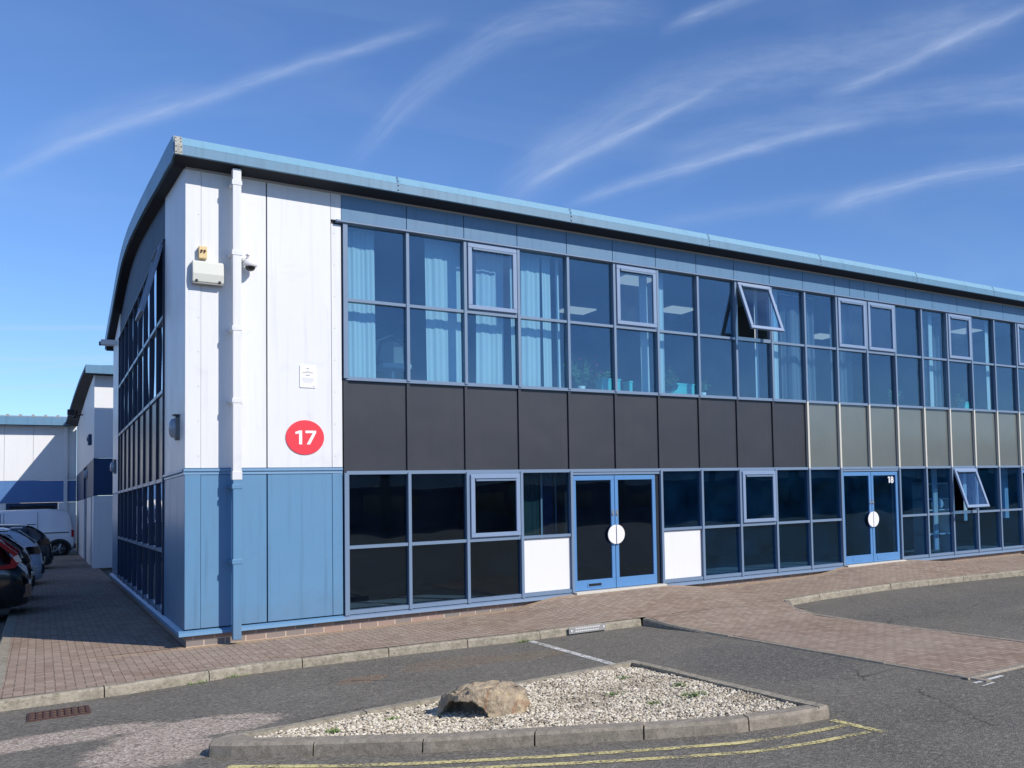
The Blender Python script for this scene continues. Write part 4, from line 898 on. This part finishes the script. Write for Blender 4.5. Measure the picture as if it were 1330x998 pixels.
part('rear_wall', 'white_far', (-40, -.2, 53.9, 54, 0, 5.7), par=t)
t = thing('yard_sky_blocker', (-17, 30, 0), 'unseen white and navy unit added across the yard to cut the sky light', 'building')  # unseen; added to block sky light over the yard
part('wall', 'white_far', (-17.2, -17, 2, 60, 3.3, 7.6), par=t); part('wall', 'white_far', (-30, -17.2, 2, 2.2, 3.3, 7.6), par=t); part('band', 'navy_shade_cladding', (-17.2, -16.99, 2, 60, -.1, 3.29), par=t); part('roof', 'roof_sheet', (-30, -16.8, 1.8, 60, 7.6, 7.8), par=t)
# opposite side of the road, seen only in the glass
t = thing('opposite_unit', (15, -46, 0), 'low industrial unit across the road with dark green eaves and pale cladding above navy', 'building')
part('band', 'navy_shade_cladding', (-60, 90, -46.2, -46, -.1, 2.74), par=t); part('wall', 'white_far', (-60, 90, -46.2, -46, 2.75, 4.4), par=t)
part('fascia', 'green_cladding', (-60, 90, -46.1, -45.6, 4.4, 5.6), par=t)
b = MB(); b.prism([(-45.6, 5.6), (-56, 7.2), (-66, 5.6)], -60, 90, 'X'); b.build('roof', 'green_cladding', t)
for k in range(17): part('downpipe', 'green_cladding', (-50+8.1*k, -49.6+8.1*k, -45.95, -45.6, -.1, 4.4), par=t)
for k in range(24): part('window', 'car_glass', (-58+6*k, -55+6*k, -45.99, -45.95, .9, 2.2), par=t)

# ------------------------------------------------------------------ vehicles
def car(name, loc, rz, L_, Wd, Ht, prof, mat, label, cat, group=None, wheelr=.32, axles=(.8, .8), taillight=None, glassx=None, belt=.92, van=False):
    """prof: (x from tail forward, top z, belt z, roof half width factor). local: tail at x=0, nose at x=-L"""
    t = thing(name, (0, 0, 0), label, cat, group); parts = []
    b = MB(); hw = Wd/2; RN = 0; rows = []
    for (x, zt_, zb_, zbot, fb, ft) in prof:
        h1, h2 = hw*fb, hw*ft
        ring = [(0, zbot), (h1*.8, zbot), (h1*.95, zbot+.06), (h1, zbot+.22), (h1, zb_-.16), (h1*.975, zb_), (h2*1.02, max(zb_, zt_-.10)), (h2*.93, zt_-.035), (h2*.7, zt_), (0, zt_+.012)]
        ring = ring + [(-y, z) for y, z in reversed(ring[1:-1])]
        rows.append([(-x, y, z) for y, z in ring])
    n = len(rows[0])
    for r_ in rows: b.v += r_
    for i in range(len(rows)-1):
        for k in range(n): b.f.append([i*n+k, i*n+(k+1) % n, (i+1)*n+(k+1) % n, (i+1)*n+k])
    b.f.append(list(range(n))); b.f.append([(len(rows)-1)*n+k for k in reversed(range(n))])
    parts.append((b, 'body', mat, True, None))
    def side(x, s, f, top):   # point on the side glass
        for a_, c_ in zip(prof, prof[1:]):
            if a_[0] <= x <= c_[0]: u = (x-a_[0])/(c_[0]-a_[0]); p = [a_[i]+(c_[i]-a_[i])*u for i in range(6)]; break
        z0, z1 = p[2]+.02, max(p[2]+.03, p[1]-.12); h1, h2 = hw*p[4]*.975, hw*p[5]*1.02
        return Vector((-x, s*((h1 + (h2-h1)*top) + .012), z0+(z1-z0)*top))
    for (xa, xc) in (glassx or []):
        for s in (-1, 1):
            b = MB(); K = 6
            for k in range(K):
                u0, u1 = xa[0]+(xc[0]-xa[0])*k/K, xa[0]+(xc[0]-xa[0])*(k+1)/K; w0, w1 = xa[1]+(xc[1]-xa[1])*k/K, xa[1]+(xc[1]-xa[1])*(k+1)/K
                b.poly([side(u0, s, 0, 0), side(u1, s, 0, 0), side(w1, s, 0, 1), side(w0, s, 0, 1)])
            parts.append((b, 'side_window', 'car_glass', False, None))
    for ax in (axles[0], L_-axles[1]):
        for s in (-1, 1):
            yo = s*(hw+.014); b = MB(); b.lathe((-ax, yo, wheelr), [(wheelr*.6, -s*.2), (wheelr*.93, -s*.2), (wheelr, -s*.17), (wheelr, -s*.03), (wheelr*.93, 0), (wheelr*.66, .005*s)], 28, 'Y'); parts.append((b, 'tyre', 'tyre', True, 'wheel'))
            b = MB(); b.lathe((-ax, yo-s*.02, wheelr), [(wheelr*.67, 0), (wheelr*.6, -s*.03), (wheelr*.2, -s*.02), (0, 0)], 28, 'Y')
            for k in range(5):
                a_ = k*2*pi/5; b.tube([(-ax, yo-s*.01, wheelr), (-ax+wheelr*.63*cos(a_), yo-s*.012, wheelr+wheelr*.63*sin(a_))], [.045, .028], 6)
            parts.append((b, 'rim', 'alloy', False, 'tyre'))
            b = MB(); pr = []
            b.cyl((-ax, s*(hw-.06), wheelr+.01), wheelr+.05, s*.064, 'Y', 28)
            for k in range(17): a_ = pi*k/16*1.12 - .19; pr.append((-ax+(wheelr+.075)*cos(a_), wheelr+(wheelr+.075)*sin(a_)))
            for k in reversed(range(17)): a_ = pi*k/16*1.12 - .19; pr.append((-ax+(wheelr+.0)*cos(a_), wheelr+(wheelr+.0)*sin(a_)))
            b.prism(pr, s*(hw-.03), s*(hw+.008), 'Y'); parts.append((b, 'wheel_arch', 'black_plastic', False, None))
    return t, parts
def finish(t, parts, loc, rz):
    M = Matrix.Translation(loc) @ Matrix.Rotation(rz, 4, 'Z'); last = {}
    for b, nm, mt_, smt, par in parts:
        b.xf(M); p = t
        if nm == 'rim': p = last.get('tyre', t)
        o = b.build(nm, mt_, None, smooth=smt); o.parent = p
        if nm == 'tyre': last['tyre'] = o
    t.location = (0, 0, 0)
def beveled(b, nm, mt_): return (b, nm, mt_, False, None)
# black estate, tail to the pavement
EP = [(0.0,.62,.60,.30,.78,.60), (.05,.86,.80,.27,.90,.82), (.14,.95,.92,.25,.97,.90), (.25,1.12,.96,.24,1.0,.82), (.38,1.34,.97,.23,1.0,.76), (.55,1.44,.97,.22,1.0,.74), (1.1,1.49,.97,.2,1.0,.75), (2.2,1.50,.95,.2,1.0,.76), (2.9,1.46,.94,.2,1.0,.74), (3.5,1.10,.93,.2,1.0,.80), (3.75,.98,.90,.2,1.0,.86), (4.4,.88,.80,.22,.95,.85), (4.7,.70,.62,.25,.82,.72), (4.78,.5,.48,.3,.7,.6)]
t, p_ = car('parked_car', None, 0, 4.78, 1.86, 1.5, EP, 'car_black', 'black estate car with tall red tail lights, nearest in the yard', 'car', 'cars parked tail first beside the pavement', .33, (.95, .9), glassx=[((.62, .72), (1.25, 1.2)), ((1.35, 1.3), (2.1, 2.1)), ((2.2, 2.2), (3.2, 2.9))])
for s in (-1, 1):
    def P3(x, z, y=.93): return (-x, s*y, z)
    b = MB(); pr = [(.50, 1.40), (.42, 1.39), (.15, 1.13), (.13, .99), (.19, .90), (.55, .87), (.52, .92), (.25, .97), (.22, 1.11), (.46, 1.36)]
    b.prism([(-x, z) for x, z in pr], s*.70, s*.945, 'Y'); p_.append(beveled(b, 'tail_light', 'tail_light'))
    b = MB(); b.prism([(-.15, 1.12), (-.10, 1.0), (-.17, .99), (-.22, 1.08)], s*.70, s*.95, 'Y'); p_.append(beveled(b, 'reversing_light', 'lamp_clear'))
    b = MB(); b.tube([(-.7, s*.66, 1.50), (-1.2, s*.67, 1.54), (-2.4, s*.67, 1.54), (-2.8, s*.66, 1.49)], .016, 6); p_.append(beveled(b, 'roof_rail', 'alloy'))
b = MB(); b.poly([(-.27,-.62,1.14),(-.27,.62,1.14),(-.50,.58,1.405),(-.50,-.58,1.405)]); b.xf(Matrix.Translation((.035, 0, .01))); p_.append(beveled(b, 'rear_window', 'car_glass'))
b = MB(); b.box(.02, -.10, -.84, .84, .40, .62); p_.append(beveled(b, 'rear_bumper', 'car_dark'))
b = MB(); b.box(.035, .015, -.26, .26, .66, .77); p_.append(beveled(b, 'number_plate', 'yellow_plastic'))
finish(t, p_, (-1.50, 7.5, RZ), 0)
HP = [(0.0,.55,.53,.30,.80,.7), (.04,.85,.80,.25,.92,.85), (.12,1.05,.93,.22,.98,.86), (.30,1.25,.98,.2,1.0,.76), (.50,1.40,1.0,.2,1.0,.72), (.75,1.47,1.0,.2,1.0,.72), (1.5,1.50,.98,.2,1.0,.74), (2.3,1.46,.97,.2,1.0,.74), (2.95,1.1,.96,.2,1.0,.8), (3.2,1.0,.92,.2,1.0,.86), (3.8,.88,.80,.22,.95,.85), (4.1,.7,.62,.25,.82,.72), (4.2,.5,.48,.3,.7,.6)]
def hatch(loc, mat, label, sc_=1.0):
    t, p_ = car('parked_car', None, 0, 4.2, 1.8, 1.5, HP, mat, label, 'car', 'cars parked tail first beside the pavement', .31, (.75, .85), glassx=[((.42, .62), (.85, .85)), ((.95, .95), (1.7, 1.7)), ((1.8, 1.8), (2.75, 2.4))])
    for s in (-1, 1):
        b = MB(); b.prism([(-.10, 1.02), (-.04, .86), (-.30, .84), (-.42, .93), (-.30, 1.02)], s*.66, s*.905, 'Y'); p_.append(beveled(b, 'tail_light', 'car_glass'))
    b = MB(); b.poly([(-.17,-.60,1.10),(-.17,.60,1.10),(-.52,.56,1.40),(-.52,-.56,1.40)]); b.xf(Matrix.Translation((.045, 0, .012))); p_.append(beveled(b, 'rear_window', 'car_glass'))
    b = MB(); b.box(.02, -.1, -.8, .8, .38, .60); p_.append(beveled(b, 'rear_bumper', 'black_plastic'))
    b = MB(); b.box(.035, .015, -.26, .26, .62, .73); p_.append(beveled(b, 'number_plate', 'yellow_plastic'))
    b = MB(); b.box(-.40, -.62, -.55, .55, 1.455, 1.48); p_.append(beveled(b, 'spoiler', mat))
    finish(t, p_, loc, 0)
hatch((-1.46, 10.6, RZ), 'car_dark', 'dark grey hatchback parked between the black estate and the silver car')
hatch((-1.30, 15.6, RZ), 'car_silver', 'silver white hatchback with black tail light clusters, third in the row')
hatch((-1.06, 23.5, RZ), 'car_dark', 'black hatchback parked in front of the white van')
VP = [(0.0,.60,.58,.35,.86,.8), (.03,.95,.80,.32,.95,.86), (.07,1.25,1.05,.3,.99,.84), (.16,1.72,1.10,.28,1.0,.80), (.30,1.92,1.12,.28,1.0,.80), (.9,1.98,1.12,.25,1.0,.82), (2.2,1.97,1.12,.25,1.0,.82), (3.2,1.90,1.10,.25,1.0,.80), (3.7,1.55,1.06,.25,1.0,.82), (4.1,1.16,1.0,.25,1.0,.86), (4.6,1.02,.88,.27,.96,.86), (4.85,.75,.66,.3,.85,.75), (4.9,.55,.5,.35,.7,.6)]
t, p_ = car('parked_van', None, 0, 4.9, 1.85, 1.98, VP, 'van_white', 'white panel van parked across the end of the yard', 'van', None, .335, (.52+.0, .85), glassx=[((2.35, 2.35), (3.1, 3.0))])
for s in (-1, 1):
    b = MB(); b.prism([(-.03, 1.08), (-.12, 1.10), (-.12, .80), (-.03, .80)], s*.80, s*.94, 'Y'); p_.append(beveled(b, 'tail_light', 'tail_light'))
    b = MB(); b.box(-.20, -1.5, s*.925, s*.945, .98, 1.02); p_.append(beveled(b, 'side_rail', 'black_plastic'))
    b = MB(); b.box(-1.19, -1.21, s*.918, s*.931, .45, 1.85); b.box(-2.24, -2.26, s*.918, s*.931, .45, 1.85); p_.append(beveled(b, 'door_seam', 'grey_plastic'))
    b = MB(); b.box(-1.25, -1.34, s*.92, s*.95, 1.14, 1.20); p_.append(beveled(b, 'door_handle', 'black_plastic'))
b = MB(); b.poly([(-.05,-.70,1.12),(-.05,.70,1.12),(-.17,.66,1.72),(-.17,-.66,1.72)]); b.xf(Matrix.Translation((.02, 0, .0))); p_.append(beveled(b, 'rear_window', 'car_glass'))
b = MB(); b.box(.04, -.20, -.86, .86, .33, .50); p_.append(beveled(b, 'rear_bumper', 'black_plastic'))
finish(t, p_, (-.24, 35.75, RZ), 0)

# ------------------------------------------------------------------ small things outside
def grate(x0, x1, y0, y1, nx, ny, label, z=RZ+.006):
    t = thing('drain_grate', ((x0+x1)/2, (y0+y1)/2, z), label, 'drain', 'road drain grates')
    b = MB(); b.box(x0+.012, x1-.012, y0+.012, y1-.012, z-.07, z-.065); b.build('pit', 'black_plastic', t)
    b = MB(); wx = (x1-x0)/nx; wy = (y1-y0)/ny
    for i in range(nx+1): b.box(x0+i*wx-.009, x0+i*wx+.009, y0, y1, z-.03, z+.008)
    for j in range(ny+1): b.box(x0, x1, y0+j*wy-.010, y0+j*wy+.010, z-.028, z+.006)
    b.build('bars', 'rust_iron', t)
    b = MB(); b.box(x0-.02, x0-.001, y0-.02, y1+.02, z-.03, z+.003); b.box(x1+.001, x1+.02, y0-.02, y1+.02, z-.03, z+.003); b.box(x0-.0, x1, y0-.02, y0-.001, z-.03, z+.003); b.box(x0, x1, y1+.001, y1+.02, z-.03, z+.003); b.build('frame', 'rust_iron', t)
grate(-1.43, -1.03, -3.05, -2.68, 8, 3, 'rusty iron drain grate by the kerb at the left of the road')
grate(7.20, 7.56, -2.66, -2.36, 5, 3, 'dark drain grate in the kerb corner right of the paved crossing')
t = thing('kerb_plate', (4.22, -2.3, -.03), 'small white lettered plate fixed to the kerb face before the entrance', 'sign')
b = MB(); b.box(3.96, 4.49, -2.262, -2.243, -.082, .0); b.build('plate', 'grey_trim', t, bevel=.003)
b = MB()
for z in (-.02, -.055):
    x = 4.05
    while x < 4.38: l_ = random.uniform(.012, .028); b.box(x, x+l_, -2.2645, -2.261, z-.008, z+.008); x += l_+.007
b.box(3.985, 4.005, -2.268, -2.261, -.06, -.03); b.box(4.445, 4.465, -2.268, -2.261, -.05, -.02); b.build('lettering', 'pot_white', t)
# boulder
bm = bmesh.new(); bmesh.ops.create_icosphere(bm, subdivisions=6, radius=1)
RX = Vector((.776, -.63)); RY = Vector((.63, .776))      # along the long face, and towards the back
for v in bm.verts:
    p = v.co.copy(); n1 = noise.fractal(p*1.3+Vector((3, 1, 7)), 1, 2, 5); n2 = noise.fractal(p*3.2+Vector((1, 5, 2)), .8, 2, 5); cl = noise.cell(p*2.3+Vector((.3, .1, .7)))
    x, y, z = p*(1 + .14*n1 + .07*abs(n2) + .05*cl)
    z = z*.95 if z > 0 else z*.4
    cap = .62 - .16*(x-.1)**2 + .07*n2 + .05*noise.noise(Vector((x*5, y*2, 0)))
    if z > cap: z = cap + (z-cap)*.12
    # the hollow: below a ledge on the near face, deepest left of the middle
    led = (.40 + .05*n2) * max(0, 1 - ((x+.28)/.62)**4) if abs(x+.28) < .62 else 0
    if y < .25 and z < led: f = min(1, (led-z)/.06); y = y + (.45 - y)*f*.82
    X_, Y_ = x*.345, y*.26; v.co = Vector((RX.x*X_ + RY.x*Y_, RX.y*X_ + RY.y*Y_, z*.34))
me = bpy.data.meshes.new('boulder'); bm.to_mesh(me); bm.free()
bo = bpy.data.objects.new('boulder', me); C.objects.link(bo); me.materials.append(MATS['boulder_stone']); bo.location = (1.43, -5.97, -.035); bo.rotation_euler = (0, 0, 0)
for p in me.polygons: p.use_smooth = True
tag(bo, 'weathered sandstone boulder lying on the pale gravel of the traffic island', 'boulder')
def weed(x, y, z, r_, n, label):
    b = MB()
    for k in range(n):
        a = random.uniform(0, 6.3); rr = random.uniform(0, r_); p = Vector((x+rr*cos(a), y+rr*sin(a)*.8, z)); d = Vector((random.gauss(0, .5), random.gauss(0, .5), 1)).normalized()*random.uniform(.015, .045); u = d.orthogonal().normalized()*.007
        b.poly([p-u, p+u, p+d*.7+u*.8, p+d])
    tag(b.build('weed', 'weed_leaf', fix=False), label, 'weed', 'weeds growing in the island gravel')
for x, y, r_, n, lb in ((2.95, -6.75, .13, 110, 'bright green weed patch near the right corner of the gravel island'), (3.05, -6.35, .10, 70, 'small weed tuft close to the right island kerb'), (2.5, -6.2, .10, 50, 'thin weed tuft in the gravel right of the boulder'),
    (2.55, -6.75, .09, 50, 'sparse weed tuft in the front right of the gravel'), (.35, -5.75, .07, 40, 'tiny weed tuft in the narrow left end of the gravel'), (.8, -5.7, .06, 30, 'tiny weed tuft in the gravel left of the boulder'), (2.9, -5.6, .08, 40, 'tiny weed tuft by the back right of the gravel')):
    weed(x, y, gz(x, y)+.008, r_, n, lb)
def kweed(x, y, n, lb):
    b = MB()
    for k in range(n):
        p = Vector((x+random.gauss(0, .07), y+random.gauss(0, .008), RZ)); d = Vector((random.gauss(0, .4), random.gauss(-.2, .4), 1)).normalized()*random.uniform(.02, .05); u = d.orthogonal().normalized()*.006; b.poly([p-u, p+u, p+d*.7+u*.8, p+d])
    tag(b.build('weed', 'weed_leaf', fix=False), lb, 'weed', 'weeds at the foot of the kerb')
kweed(3.36, -2.30, 60, 'grass tuft where the white bay line meets the kerb'); kweed(.25, -2.1, 20, 'thin weed at the kerb foot below the downpipe'); kweed(-.1, -2.2, 20, 'thin weed at the kerb foot near the building corner')
